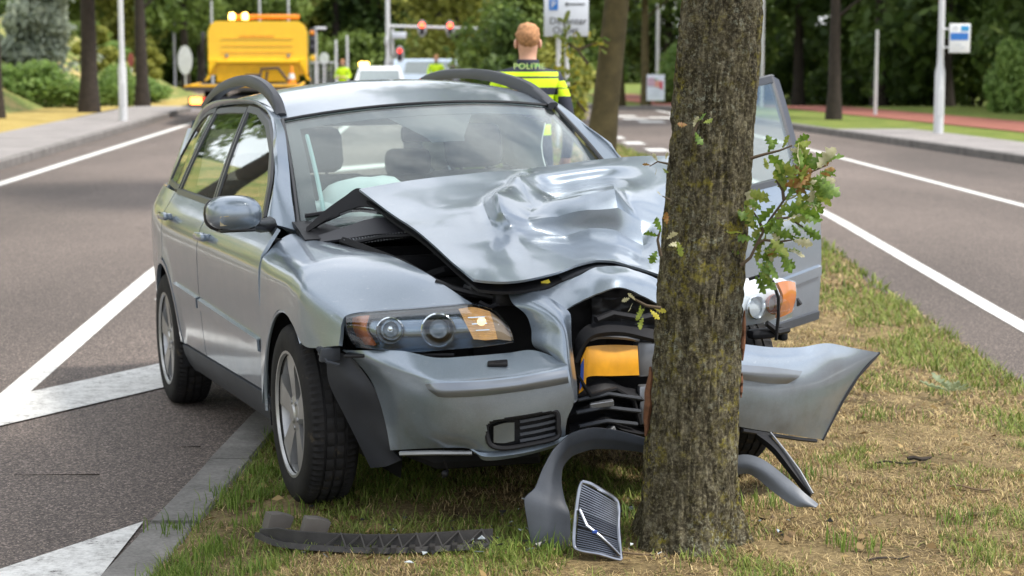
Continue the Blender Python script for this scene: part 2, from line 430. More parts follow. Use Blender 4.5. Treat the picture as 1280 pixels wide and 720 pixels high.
# painted markings
def paint(name, quads, z=.004):
    v = []; f = []
    for q in quads:
        k = len(v); v += [(p[0], p[1], z + float(dip(p[1]))) for p in q]; f.append(tuple(range(k, k + len(q))))
    return tag(obj(name, v, f, M_LINE), kind='structure')
def line_quads(fx, w, Y0, Y1, n=24):
    Y = np.linspace(Y0, Y1, n); x = [float(fx(y)) for y in Y]
    return [((x[i] - w / 2, Y[i]), (x[i] + w / 2, Y[i]), (x[i + 1] + w / 2, Y[i + 1]), (x[i + 1] - w / 2, Y[i + 1])) for i in range(n - 1)]
paint('left_edge_line', line_quads(lambda Y: -5.42 - .0445 * Y, .17, -10, 80))
paint('median_edge_line', line_quads(lambda Y: np.interp(Y, [-10, 8.98, 13.92, 40, 60], [-1.5, -2.46, -2.72, -3.6, -4.4]), .14, -6, 60))
fr2 = lambda Y: np.interp(Y, [-10, 11.3, 19.4, 27, 31], [3.1, 3.14, 3.27, 3.0, 2.6])
paint('right_lane_line', line_quads(fr2, .125, -6, 29))
paint('right_edge_line', line_quads(lambda Y: 6.55 - .0485 * Y, .13, -6, 52))
ch = []
for k in range(-1, 5):
    y = 8.93 + 4.4 * k; e = fmL
    ch.append([(-2.40 - .03 * k, y + .18), (-2.40 - .03 * k, y - .80), (-1.33, y + 1.05), (-1.33, y + 2.03)])
paint('hatching', ch, .0075)
dq = []
for (X, Y, w, l) in [(2.0, 35.8, .34, .9), (2.23, 33.7, .34, .9), (2.47, 31.4, .34, .9), (1.8, 38.2, .34, .9), (2.8, 47.2, .7, 1.0), (3.02, 45.3, .6, 1.0), (3.27, 43.5, .6, 1.0), (2.5, 49.5, .6, 1.0), (3.9, 46, 1.0, .9), (4.4, 42, .8, .9), (1.6, 53, 1.4, .9)]:
    dq.append([(X - w / 2, Y - l / 2), (X + w / 2, Y - l / 2), (X + w / 2 - .06, Y + l / 2), (X - w / 2 - .06, Y + l / 2)])
paint('give_way_dashes', dq)

# ---- grass of the verge
def mat_blade(name):
    m, nt, b, out = _ntree(name)
    a = nt.nodes.new('ShaderNodeAttribute'); a.attribute_name = 'tint'
    nt.links.new(a.outputs['Color'], b.inputs['Base Color']); b.inputs['Roughness'].default_value = 0.6; b.inputs['Specular IOR Level'].default_value = 0.25
    tl = nt.nodes.new('ShaderNodeBsdfTranslucent'); nt.links.new(a.outputs['Color'], tl.inputs[0])
    mx = nt.nodes.new('ShaderNodeMixShader'); mx.inputs[0].default_value = 0.3
    nt.links.new(b.outputs[0], mx.inputs[1]); nt.links.new(tl.outputs[0], mx.inputs[2]); nt.links.new(mx.outputs[0], out.inputs[0]); return m
M_BLADE = mat_blade('grass_blades')
def fast_mesh(name, V, F, mat, tint=None, smooth=False):
    """V (n,3), F (m,k) arrays -> mesh, with per-vertex colour 'tint'"""
    me = bpy.data.meshes.new(name); V = np.ascontiguousarray(V, np.float32); F = np.ascontiguousarray(F, np.int32)
    me.vertices.add(len(V)); me.vertices.foreach_set('co', V.ravel())
    m, k = F.shape; me.loops.add(m * k); me.loops.foreach_set('vertex_index', F.ravel())
    me.polygons.add(m); me.polygons.foreach_set('loop_start', np.arange(m, dtype=np.int32) * k)
    me.materials.append(mat); me.update(calc_edges=True)
    if smooth: me.polygons.foreach_set('use_smooth', np.ones(m, bool))
    if tint is not None:
        at_ = me.attributes.new('tint', 'FLOAT_COLOR', 'POINT')
        at_.data.foreach_set('color', np.c_[tint, np.ones(len(tint))].astype(np.float32).ravel())
    return me
rng = np.random.default_rng(11)
def verge_green(x, y):
    g = .5 + (fbm(np.c_[x * 1.7, y * 1.7, 0 * x], 21) - .47) * 1.5 - .045 + .75 * (fbm(np.c_[x * 5, y * 5, 0 * x], 31) - .47)
    edge = np.exp(-np.maximum(0, fmR(y) - x) / .45) * .26 + np.exp(-np.maximum(0, x - fmL(y) - .2) / .7) * .22
    return g + edge - .10 * np.exp(-((x - 1.45) / .75) ** 2) + .05 * (x < .2)
def blades(n, Y0, Y1, h, w, litter=False, seed=1, xmax=None):
    g = np.random.default_rng(seed); y = g.uniform(Y0, Y1, n); l = fmL(y) + .17; r = fmR(y) + .05
    x = l + (r - l) * g.uniform(0, 1, n); G = verge_green(x, y); bare = fbm(np.c_[x * 3.1, y * 3.1, 0 * x + 7], 51)
    keep = (bare < .60 + .12 * (G - .45)) | (g.uniform(0, 1, n) < (.72 if litter else .12))
    # nothing grows where the tyres and the trunk stand
    for (bx, by, ba, bb_) in [(-1.0, 6.2, .15, .32), (-.92, 5.75, .12, .2), (.98, 5.72, .22, .12), (1.35, 6.05, .2, .10), (-.25, 6.2, .28, .12), (.30, 5.55, .14, .10), (1.7, 7.0, .25, .12), (1.2, 7.4, .2, .12), (1.62, 5.9, .16, .08), (2.0, 6.4, .2, .1), (.95, 6.5, .16, .10)]:
        keep &= (((x - bx) / ba) ** 2 + ((y - by) / bb_) ** 2 + .9 * (vnoise(np.c_[x * 14, y * 14, 0 * x], 77) - .5) > 1) | (g.uniform(0, 1, n) < .22)
    uy = np.interp(x, [-.86, -.55, -.08], [5.95, 5.80, 5.76]); keep &= ~((x > -.88) & (x < -.06) & (np.abs(y - uy - .02) < .075))
    keep &= ((x - .57) ** 2 + (y - 5.83) ** 2 > .19 ** 2) & ((x + .80) ** 2 / .03 + (y - 6.42) ** 2 / .05 > 1)
    x, y, G = x[keep], y[keep], G[keep]; n = len(x); z = verge_z(x, y) - .004
    green = g.uniform(0, 1, n) < np.clip((G - .36) / .30, .10, .88)
    a = g.uniform(0, 2 * np.pi, n); dx, dy = np.cos(a), np.sin(a)
    if litter:
        L = h * g.uniform(.5, 1.6, n); wd = w * g.uniform(.6, 1.4, n); up = g.uniform(.0, .35, n); green = g.uniform(0, 1, n) < .05
    else:
        L = h * g.uniform(.45, 1.35, n) * np.where(green, 1.15, .8) * (.7 + .8 * np.clip(G - .3, 0, .6)); wd = w * g.uniform(.6, 1.4, n); up = g.uniform(.45, 1.6, n)
    hor = 1 / np.sqrt(1 + up * up); ver = up * hor
    P0 = np.c_[x, y, z]; side = np.c_[-dy, dx, 0 * x] * wd[:, None] / 2
    mid = P0 + np.c_[dx * L * .35 * hor, dy * L * .35 * hor, L * .58 * ver]; tip = P0 + np.c_[dx * L * hor, dy * L * hor, L * ver * (.9 if not litter else .5) + .004]
    V = np.stack([P0 - side, P0 + side, mid + side * .7, mid - side * .7, tip - side * .12, tip + side * .12], 1).reshape(-1, 3)
    k = np.arange(n)[:, None] * 6; F = np.concatenate([k + [0, 1, 2, 3], k + [3, 2, 5, 4]], 1).reshape(-1, 4)
    t = g.uniform(0, 1, (n, 1)); t2 = g.uniform(0, 1, (n, 1))
    cg = np.array([.065, .110, .016]) * (1 - t) + np.array([.28, .33, .075]) * t
    cd = np.array([.20, .130, .055]) * (1 - t) + np.array([.72, .56, .29]) * t
    cd = np.where(t2 < .25, np.array([.13, .085, .045]) + .05 * t, cd)
    c = np.where(green[:, None], cg, cd)
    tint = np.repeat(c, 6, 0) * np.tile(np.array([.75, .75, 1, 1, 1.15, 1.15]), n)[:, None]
    return V, F, tint
parts = [blades(105000, 4.75, 7.9, .040, .0040, seed=1), blades(190000, 4.75, 7.9, .040, .0026, True, seed=2),
         blades(42000, 7.9, 12.5, .055, .007, seed=3), blades(70000, 7.9, 12.5, .055, .0045, True, seed=4),
         blades(40000, 12.5, 34, .065, .014, seed=5), blades(16000, 12.5, 34, .07, .010, True, seed=6)]
V = np.concatenate([p[0] for p in parts]); off = 0; F = []
for p in parts: F.append(p[1] + off); off += len(p[0])
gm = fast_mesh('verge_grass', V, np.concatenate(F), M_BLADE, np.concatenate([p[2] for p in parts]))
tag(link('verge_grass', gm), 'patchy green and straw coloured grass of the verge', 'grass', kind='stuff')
# longer tufts at the kerb, by the trim on the ground and at the trunk
def tuft(n, spots, seed):
    g = np.random.default_rng(seed); VV = []; FF = []; TT = []; o = 0
    for (X, Y, rad, hh, k) in spots:
        x = X + g.normal(0, rad, k); y = Y + g.normal(0, rad, k); z = verge_z(x, y) - .005; a = g.uniform(0, 6.28, k)
        L = hh * g.uniform(.5, 1.2, k); lean = g.uniform(.1, .7, k); w = .0045
        dx, dy = np.cos(a), np.sin(a); P0 = np.c_[x, y, z]; sd = np.c_[-dy, dx, 0 * x] * w / 2
        mid = P0 + np.c_[dx * L * lean * .3, dy * L * lean * .3, L * .55]; tip = P0 + np.c_[dx * L * lean, dy * L * lean, L * (1 - lean * .35)]
        VV.append(np.stack([P0 - sd, P0 + sd, mid + sd * .8, mid - sd * .8, tip - sd * .1, tip + sd * .1], 1).reshape(-1, 3))
        q = np.arange(k)[:, None] * 6 + o; FF.append(np.concatenate([q + [0, 1, 2, 3], q + [3, 2, 5, 4]], 1).reshape(-1, 4)); o += 6 * k
        t = g.uniform(0, 1, (k, 1)); TT.append(np.repeat(np.array([.07, .14, .018]) * (1 - t) + np.array([.22, .30, .06]) * t, 6, 0))
    return np.concatenate(VV), np.concatenate(FF), np.concatenate(TT)
sp = []
for i in range(34):
    Y = 5.4 + 3.6 * rng.random(); sp.append((float(fmL(Y)) + .24 + abs(rng.normal(0, .12)), Y, .045, .07, 45))
for (px, py) in [(690, 700), (760, 690), (650, 705), (225, 640), (300, 600), (350, 640), (480, 615), (330, 712), (780, 655), (1010, 600), (960, 640), (1100, 520), (1060, 690), (1190, 660)]:
    p = gz(px, py, .12); sp.append((p[0], p[1], .05, .085, 50))
V, F, T = tuft(0, sp, 8)
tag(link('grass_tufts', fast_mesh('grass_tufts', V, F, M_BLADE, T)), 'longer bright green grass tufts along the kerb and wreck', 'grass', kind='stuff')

# fallen leaves and crumbs of broken trim in the grass
g = np.random.default_rng(44); n = 420; y = g.uniform(5.2, 9.5, n); l = fmL(y) + .2; x = l + (fmR(y) - l) * g.uniform(0, 1, n); z = verge_z(x, y) + .014; a = g.uniform(0, 6.28, n); s_ = g.uniform(.010, .026, n)
dx, dy = np.cos(a) * s_, np.sin(a) * s_; tl = g.uniform(-.5, .5, n) * s_
V = np.stack([np.c_[x - dx, y - dy, z], np.c_[x + dy * .5, y - dx * .5, z + tl + .006], np.c_[x + dx, y + dy, z + .004], np.c_[x - dy * .5, y + dx * .5, z - tl + .006]], 1).reshape(-1, 3)
t = g.uniform(0, 1, (n, 1)); c = np.array([.10, .055, .025]) * (1 - t) + np.array([.42, .30, .13]) * t
tag(link('leaf_litter', fast_mesh('leaf_litter', V, np.arange(4 * n).reshape(-1, 4), M_BLADE, np.repeat(c, 4, 0))), 'small dry fallen leaves strewn over the verge', 'leaf litter', kind='stuff')
# ================================================================== THE WRECKED ESTATE CAR (car frame: x forward from the front axle, y left, z up)
def mat_paint():
    m, nt, b, _ = _ntree('silver_blue_paint')
    n = noise(nt, 900, 1, 0.5); d = noise(nt, 3.0, 6, 0.65); sc = noise(nt, 30, 4, .7, vec_scale=(1, 1, 9))
    c = ramp(nt, n, [(0.3, (0.178, 0.216, 0.262)), (0.7, (0.278, 0.328, 0.386))])
    t = nt.nodes.new('ShaderNodeTexCoord'); sp = nt.nodes.new('ShaderNodeSeparateXYZ'); nt.links.new(t.outputs['Object'], sp.inputs[0])
    mr = nt.nodes.new('ShaderNodeMapRange'); mr.inputs[1].default_value = .20; mr.inputs[2].default_value = .60; mr.inputs[3].default_value = .5; mr.inputs[4].default_value = 0; nt.links.new(sp.outputs[2], mr.inputs[0])
    dm = nt.nodes.new('ShaderNodeMath'); dm.operation = 'MULTIPLY'; nt.links.new(mr.outputs[0], dm.inputs[0]); nt.links.new(ramp(nt, noise(nt, 7, 7, .7), [(.45, 0.0), (.70, 1.0)]), dm.inputs[1])
    c = mixc(nt, dm.outputs[0], c, (.10, .085, .065))                              # road dirt on the lower body
    c = mixc(nt, ramp(nt, sc, [(.66, 0.0), (.72, .6)]), c, (.50, .52, .54))        # fine scuffs
    nt.links.new(c, b.inputs['Base Color']); b.inputs['Metallic'].default_value = 0.62
    nt.links.new(ramp(nt, d, [(0.3, 0.30), (0.75, 0.45)]), b.inputs['Roughness'])
    b.inputs['Coat Weight'].default_value = 0.9
    nt.links.new(ramp(nt, d, [(0.3, 0.04), (0.75, 0.16)]), b.inputs['Coat Roughness']); return m
M_PAINT = mat_paint()
M_BLACKP = plain('black_plastic', (0.013, 0.013, 0.015), 0.5, var=.25, spec=.25)
M_GREYP = plain('grey_plastic', (0.045, 0.050, 0.060), 0.55, var=.2, bmp=.15, spec=.35)
M_RAIL = plain('rail_plastic', (0.040, 0.042, 0.050), 0.5, var=.1)
M_TRIM = plain('window_trim', (0.018, 0.018, 0.02), 0.35, var=.1)
M_DARK = plain('engine_bay_dark', (0.010, 0.010, 0.011), 0.7, var=.4, spec=.15)
M_METAL = plain('dull_metal', (0.30, 0.31, 0.33), 0.45, 0.8, var=.25)
M_CHROME = plain('chrome', (0.75, 0.77, 0.80), 0.12, 1.0, var=.05)
M_ALLOY = plain('alloy', (0.40, 0.40, 0.40), 0.38, 0.85, var=.12)
M_SEAT = plain('seat_cloth', (0.10, 0.105, 0.115), 0.9, var=.2)
M_BAG = plain('airbag_cloth', (0.62, 0.66, 0.66), 0.9, var=.1)
M_SHIELD = glass('windscreen_glass', (0.90, 0.96, 0.94), 1.0, 0.0, 1.5)
M_SIDEG = glass('side_glass', (0.80, 0.87, 0.84), 1.0, 0.0, 1.75)
M_LENS = glass('lamp_lens', (0.93, 0.95, 0.96), 1.0, 0.0, 1.42)
M_AMBER = plain('amber_plastic', (0.42, 0.10, 0.02), 0.2, 0.0, var=.1, coat=1.0)
M_AMBERLIT = plain('amber_lamp_lit', (0.62, 0.30, 0.08), 0.15, 0.2, var=.45, vs=22, coat=1.0, emis=(1.0, 0.55, 0.18), es=0.16)
for _m in (M_AMBER, M_AMBERLIT):
    _nt = _m.node_tree; _b = [n for n in _nt.nodes if n.type == 'BSDF_PRINCIPLED'][0]; _w = _nt.nodes.new('ShaderNodeTexWave'); _w.inputs['Scale'].default_value = 60; _w.bands_direction = 'Z'
    _t = _nt.nodes.new('ShaderNodeTexCoord'); _nt.links.new(_t.outputs['Object'], _w.inputs['Vector']); bump(_nt, _b, _w.outputs['Fac'], .7, .004)
M_YPLATE = plain('yellow_plate', (0.72, 0.33, 0.015), 0.4, var=.12, vs=25)
M_BLUE = plain('plate_blue', (0.03, 0.08, 0.35), 0.4)
M_LABEL = plain('yellow_label', (0.75, 0.62, 0.04), 0.5)
M_FRIT = plain('glass_border', (0.022, 0.022, 0.027), 0.5)
def mat_tyre():
    m, nt, b, _ = _ntree('tyre_rubber')
    n = noise(nt, 14, 6, 0.7)
    nt.links.new(ramp(nt, n, [(0.35, (0.010, 0.010, 0.011)), (0.6, (0.019, 0.018, 0.018)), (0.72, (0.075, 0.06, 0.04))]), b.inputs['Base Color'])
    b.inputs['Roughness'].default_value = 0.8; b.inputs['Specular IOR Level'].default_value = .2; return m
M_TYRE = mat_tyre()

car = empty('estate_car', CAR_T.tolist(), (R(0.7133), R(-2.5933), R(-70.2982)))
tag(car, 'silver blue estate car with crumpled front wrapped against the oak trunk', 'car')

_st = np.array([[.18, .790], [.22, .822], [.28, .850], [.36, .866], [.5, .878], [.65, .886], [.78, .889], [.86, .882], [.91, .862], [.95, .834], [1.0, .800]])
_sd = crom(_st, 12)
_px = crom(np.array([[-3.62, .80], [-3.5, .875], [-3.3, .935], [-3.0, .975], [-2.6, .997], [-1.8, 1.0], [-.6, 1.0], [0, 1.0], [.3, .985], [.6, .93]]), 10)
def zb(x): return .955 + (-.5 - x) * .034
def S(x, z):
    w = np.interp(z / zb(x), _sd[:, 0], _sd[:, 1]) * np.interp(x, _px[:, 0], _px[:, 1])
    for hx in (0, -2.64):
        r = np.hypot(x - hx, z - .316); w = w + .012 * np.exp(-((r - .37) / .06) ** 2)
    return w
def G(x, z):
    t = (z - zb(x)) / (1.40 - zb(x)); w = .800 - .165 * t - .025 * t * t
    return w - np.maximum(0, -2.7 - x) * .10
def inpoly(p, poly):
    x, y = p; c = False; j = len(poly) - 1
    for i in range(len(poly)):
        xi, yi = poly[i]; xj, yj = poly[j]
        if (yi > y) != (yj > y) and x < (xj - xi) * (y - yi) / (yj - yi) + xi: c = not c
        j = i
    return c
def resample(pts, step, closed=True):
    out = []; n = len(pts)
    for i in range(n if closed else n - 1):
        a, b = np.array(pts[i], float), np.array(pts[(i + 1) % n], float); k = max(1, int(np.linalg.norm(b - a) / step))
        out += [tuple(a + (b - a) * j / k) for j in range(k)]
    if not closed: out.append(tuple(pts[-1]))
    return out
def panel(name, outline, surf, m, parent, step=.04, t=.012, side=-1, xf=None, off=0.0):
    """sheet-metal or glass panel: outline in (x, z), laid on the surface y = surf(x, z)"""
    o = resample(outline, step); xs = [p[0] for p in o]; zs = [p[1] for p in o]
    ins = []
    for x in np.arange(min(xs), max(xs), step):
        for z in np.arange(min(zs), max(zs), step):
            if inpoly((x, z), o) and min((x - a) ** 2 + (z - b) ** 2 for a, b in o) > (step * .55) ** 2: ins.append((x, z))
    vs = [Vector(p) for p in o + ins]; ne = len(o)
    r = geometry.delaunay_2d_cdt(vs, [(i, (i + 1) % ne) for i in range(ne)], [], 1, 1e-6)
    V = np.array([(p.x, 0, p.y) for p in r[0]]); V[:, 1] = side * (surf(V[:, 0], V[:, 2]) + off)
    F = [tuple(q) for q in r[2]]
    if t: V, F = thicken(V, F, t, (V[:, 0].mean(), 0, V[:, 2].mean()))
    if xf: V = np.array([xf(p) for p in V])
    return obj(name, V, F, m, parent, True, 35)
def band(name, line, w, surf, m, parent, side=-1, off=.004, t=.008, xf=None, step=.03):
    """raised strip of width w following a polyline in (x, z) on the surface"""
    L = np.array(resample(line, step, False)); T = np.gradient(L, axis=0); T /= np.linalg.norm(T, axis=1)[:, None]; N = np.c_[-T[:, 1], T[:, 0]]
    V = []; n = len(L)
    for d, o in ((-.5, 0), (-.36, 1), (.36, 1), (.5, 0)):
        q = L + N * d * w; V.append(np.c_[q[:, 0], side * (surf(q[:, 0], q[:, 1]) + off * o - (1 - o) * .004), q[:, 1]])
    V = np.concatenate(V); F = [(k * n + i, k * n + i + 1, (k + 1) * n + i + 1, (k + 1) * n + i) for k in range(3) for i in range(n - 1)]
    V, F = thicken(V, F, t, (V[:, 0].mean(), 0, V[:, 2].mean()))
    if xf: V = np.array([xf(p) for p in V])
    return obj(name, V, F, m, parent, True, 30)

# ---- lower body outlines
FD = [(-.425, .955 - .012), (-.415, .80), (-.405, .55), (-.41, .36), (-.45, .335), (-1.68, .335), (-1.685, .60), (-1.665, .85), (-1.66, zb(-1.66) - .012)]
RD = [(-1.672, zb(-1.67) - .012), (-1.677, .85), (-1.697, .60), (-1.692, .335), (-2.22, .335)] + \
     [(-2.64 + .40 * math.cos(a), .316 + .40 * math.sin(a)) for a in np.linspace(.35, 1.45, 9)] + [(-2.62, .80), (-2.66, zb(-2.66) - .012)]
QP = [(-2.675, zb(-2.67) - .012), (-2.635, .80), (-2.60, .722)] + [(-2.64 + .385 * math.cos(a), .316 + .385 * math.sin(a)) for a in np.linspace(1.50, .30, 10)] + \
     [(-2.24, .335)] + [(-2.64 + .362 * math.cos(a), .316 + .362 * math.sin(a)) for a in np.linspace(.06, math.pi - .15, 26)] + \
     [(-3.03, .30), (-3.45, .30), (-3.56, .40), (-3.58, .60), (-3.52, .85), (-3.42, zb(-3.4) - .012)]
HINGE = (-.42, .885); DA = R(52)
def swing(p):
    x, y = p[0] - HINGE[0], p[1] - HINGE[1]; c, s = math.cos(-DA), math.sin(-DA)
    d = math.hypot(x, y); z = p[2] + .035 * d / 1.25 + max(0, p[2] - .95) * .09
    return (HINGE[0] + c * x - s * y, HINGE[1] + s * x + c * y, z)
A_EDGE = [(-.70, .965), (-.80, 1.10), (-.98, 1.225), (-1.25, 1.325), (-1.55, 1.382), (-1.80, 1.398)]
def fglass(): return A_EDGE[:-1] + [(-1.76, 1.393), (-1.625, zb(-1.62) + .012), (-1.2, zb(-1.2) + .012), (-.74, zb(-.74) + .008)]
RG = [(-1.86, 1.398), (-2.2, 1.404), (-2.50, 1.403), (-2.535, zb(-2.53) + .012), (-2.1, zb(-2.1) + .012), (-1.72, zb(-1.72) + .012)]
QG = [(-2.56, 1.402), (-2.75, 1.395), (-2.93, 1.372), (-3.05, 1.31), (-3.13, 1.18), (-3.11, zb(-3.1) + .012), (-2.85, zb(-2.85) + .012), (-2.60, zb(-2.6) + .012)]
for side, tx in ((-1, None), (1, swing)):
    d = panel('front_door', FD, S, M_PAINT, car, t=.014 if side < 0 else .05, side=side, xf=tx)
    panel('window_glass', fglass(), G, M_SIDEG, d, t=.004, side=side, xf=tx, step=.07)
    band('window_frame', A_EDGE + [(-1.78, 1.392), (-1.665, zb(-1.66))], .036, G, M_TRIM, d, side, .006, .02, tx)
    if side > 0: band('window_pillar', [(-1.80, 1.40), (-1.645, zb(-1.66))], .075, G, plain('pillar_film', (.035, .038, .05), .4), d, side, .009, .03, tx); band('door_edge_strip', [(-.44, .355), (-1.67, .355)], .05, S, M_GREYP, d, side, .012, .02, tx)
    band('waist_trim', [(-.70, zb(-.7) - .004), (-1.665, zb(-1.665) - .004)], .03, G, M_TRIM, d, side, .008, .012, tx)
    band('side_moulding', [(-.44, .512), (-1.655, .562)], .058, S, M_PAINT, d, side, .016, .01, tx)
    hb = MB().box((-1.50, side * .905, .862), (.19, .028, .034), .012).box((-1.57, side * .888, .862), (.02, .03, .03), .006).box((-1.43, side * .888, .862), (.02, .03, .03), .006)
    if tx: hb.xf(tx)
    hb.build('door_handle', M_PAINT, d, True)
    d2 = panel('rear_door', RD, S, M_PAINT, car, t=.014, side=side)
    panel('window_glass', RG, G, M_SIDEG, d2, t=.004, side=side, step=.07)
    band('window_frame', [(-1.71, zb(-1.71)), (-1.83, 1.392), (-2.2, 1.398), (-2.515, 1.396), (-2.55, zb(-2.55))], .034, G, M_TRIM, d2, side, .006, .02)
    band('waist_trim', [(-1.68, zb(-1.68) - .004), (-2.60, zb(-2.6) - .004)], .03, G, M_TRIM, d2, side, .008, .012)
    band('side_moulding', [(-1.70, .565), (-2.28, .588)], .058, S, M_PAINT, d2, side, .016, .01)
    MB().box((-2.45, side * .905, .912), (.19, .028, .034), .012).box((-2.52, side * .888, .912), (.02, .03, .03), .006).box((-2.38, side * .888, .912), (.02, .03, .03), .006).build('door_handle', M_PAINT, d2, True)
    q = panel('quarter_panel', QP, S, M_PAINT, car, t=.02, side=side)
    panel('window_glass', QG, G, M_SIDEG, q, t=.004, side=side, step=.07)
    band('window_frame', QG + [QG[0]], .03, G, M_TRIM, q, side, .006, .02)
    # sill under the doors
    panel('sill', [(-.37, .325), (-.36, .20), (-2.25, .20), (-2.24, .325)], S, M_GREYP, car, t=.03, side=side, off=.004)
    # roof side with the A pillar: from the window line to the gutter
    dz = .03 if side > 0 else 0
    gut = [(-.53, .712, .925), (-.70, .688, 1.06), (-.87, .655, 1.175), (-1.22, .597, 1.345 + dz), (-1.55, .590, 1.408 + dz), (-1.85, .585, 1.432 + dz), (-2.3, .58, 1.445 + dz), (-2.7, .575, 1.44 + dz), (-3.0, .575, 1.405 + dz), (-3.2, .58, 1.33 + dz), (-3.38, .60, 1.18)]
    dlo = [(-.64, .945), (-.74, 1.105), (-.93, 1.235), (-1.22, 1.342), (-1.53, 1.40), (-1.80, 1.417), (-2.3, 1.423), (-2.72, 1.413), (-2.96, 1.385), (-3.08, 1.32), (-3.16, 1.18)]
    rows = []
    for a, b in zip(gut, dlo):
        A = np.array([a[0], side * a[1], a[2]]); B = np.array([b[0], side * float(G(b[0], b[1])), b[1]])
        out = np.array([0, side * .022, .012]); rows.append([A, lerp(A, B, .33) + out, lerp(A, B, .7) + out * .8, B])
    netobj('roof_side', rows, M_PAINT, car, 4, 4, .012, (-1.8, 0, .9))
    rows = []
    for i in range(7):
        t = i / 6; zz = .99 + t * .33; a = np.array([-3.14 + .04 * t - .02, side * float(G(-3.16, zz)), zz]); b = np.array([-3.47 + .13 * t, side * (.66 - .06 * t), zz])
        rows.append([a, lerp(a, b, .5) + np.array([0, side * .03, 0]), b])
    netobj('rear_pillar', rows, M_PAINT, car, 4, 3, .012, (-2, 0, .8))
    # roof rail
    rp = [(-2.98, 1.43), (-2.645, 1.492), (-2.284, 1.522), (-1.885, 1.524), (-1.559, 1.484), (-1.365, 1.425), (-1.275, 1.36)] if side < 0 else \
         [(-3.30, 1.50), (-2.927, 1.548), (-2.525, 1.556), (-2.038, 1.532), (-1.599, 1.478), (-1.38, 1.43), (-1.19, 1.375)]
    P = crom(np.array(rp), 8); T = np.gradient(P, axis=0); T /= np.linalg.norm(T, axis=1)[:, None]; N = np.c_[-T[:, 1], T[:, 0]]; N *= np.sign(N[:, 1:2] + 1e-9)
    V = []; n = len(P); sec = [(-.020, -.026), (-.022, .010), (-.012, .022), (.012, .022), (.022, .010), (.020, -.026)]
    wid = np.interp(np.arange(n) / (n - 1), [0, .12, .80, 1], [.8, .95, 1.05, .60])
    for (b, c) in sec: V.append(np.c_[P[:, 0] + N[:, 0] * c * wid, np.full(n, side * .585) + b, P[:, 1] + N[:, 1] * c * wid])
    V = np.concatenate(V); F = [(k * n + i, k * n + i + 1, ((k + 1) % 6) * n + i + 1, ((k + 1) % 6) * n + i) for k in range(6) for i in range(n - 1)] + [tuple(k * n for k in range(6)), tuple(k * n + n - 1 for k in range(5, -1, -1))]
    b = MB(); b.add(V, F); b.build('roof_rail', M_RAIL, car, True, 50)

# ---- roof, windscreen, tailgate
def roof_pt(u, v):      # u -1..1 across, v 0..1 front to rear
    k = [(-.0, 1.345), (.12, 1.397), (.25, 1.428), (.45, 1.446), (.7, 1.440), (.85, 1.41), (1.0, 1.35)]
    zs = np.interp(v, [p[0] for p in k], [p[1] for p in k]) + .015 * (u + 1)
    w = np.interp(v, [0, .2, 1], [.592, .585, .578]); x = -1.23 - 1.97 * v + .10 * (1 - u * u) * (1 - v) - .06 * (1 - u * u) * v
    return np.array([x, u * w, zs + (.040 + .022 * math.sin(math.pi * min(1, v * 1.2))) * (1 - abs(u) ** 2.2)])
net = [[roof_pt(u, v) for u in np.linspace(-1, 1, 9)] for v in np.linspace(0, 1, 9)]
netobj('roof', net, M_PAINT, car, 4, 4, .012, (-2, 0, .9))
def shield_pt(u, v):    # v 0 = base, 1 = top
    base = np.array([-.53 + .27 * (1 - u * u), u * .70, .915 + .01 * (1 - u * u)]); top = roof_pt(u, 0) + np.array([.012, 0, -.006])
    p = lerp(base, top, v); n = np.array([.55, 0, .83]); return p + n * .030 * math.sin(math.pi * v) * (1 - .3 * u * u)
U = np.linspace(-1, 1, 25); Vv = np.linspace(0, 1, 15)
v, f = thicken(np.array([shield_pt(a, b) for b in Vv for a in U]), gridfaces(15, 25), .004, (-1.5, 0, .8))
ws = obj('windscreen', v, f, M_SHIELD, car, True, 40)
def sheet(name, us, vs, m, off, parent):
    g = np.array([shield_pt(a, b) - np.array([.55, 0, .83]) * off for b in vs for a in us]); v, f = thicken(g, gridfaces(len(vs), len(us)), .002, (-1.5, 0, .8))
    return obj(name, v, f, m, parent, True, 40)
sheet('glass_border', np.linspace(-.995, -.90, 4), np.linspace(0, 1, 12), M_FRIT, .014, ws)
sheet('glass_border', np.linspace(.93, .995, 4), np.linspace(0, 1, 12), M_FRIT, .014, ws)
sheet('glass_border', np.linspace(-.90, .93, 24), np.linspace(.91, .995, 3), M_FRIT, .0145, ws)
sheet('glass_border', np.linspace(-.90, .93, 24), np.linspace(0.0, .10, 3), M_FRIT, .0145, ws)
g = np.array([shield_pt(-.02 + s * lerp(.30, .11, min(1, t * 1.1)), .91 - .26 * t) - np.array([.55, 0, .83]) * .017 for t in np.linspace(0, 1, 7) for s in np.linspace(-1, 1, 9)])
v, f = thicken(g, gridfaces(7, 9), .002, (-1.5, 0, .8)); obj('sensor_shade', v, f, M_FRIT, ws, True, 40)
for s in (-1, 1):
    pts = [shield_pt(s * 1.0, t) + np.array([.006, s * .004, .004]) for t in np.linspace(0, 1, 12)]
    MB().tube(pts, .009, 6).build('screen_seal', M_TRIM, ws, True)
MB().tube([shield_pt(a, 1.0) + np.array([.004, 0, .004]) for a in np.linspace(-1, 1, 16)], .006, 6).build('screen_seal', M_TRIM, ws, True)
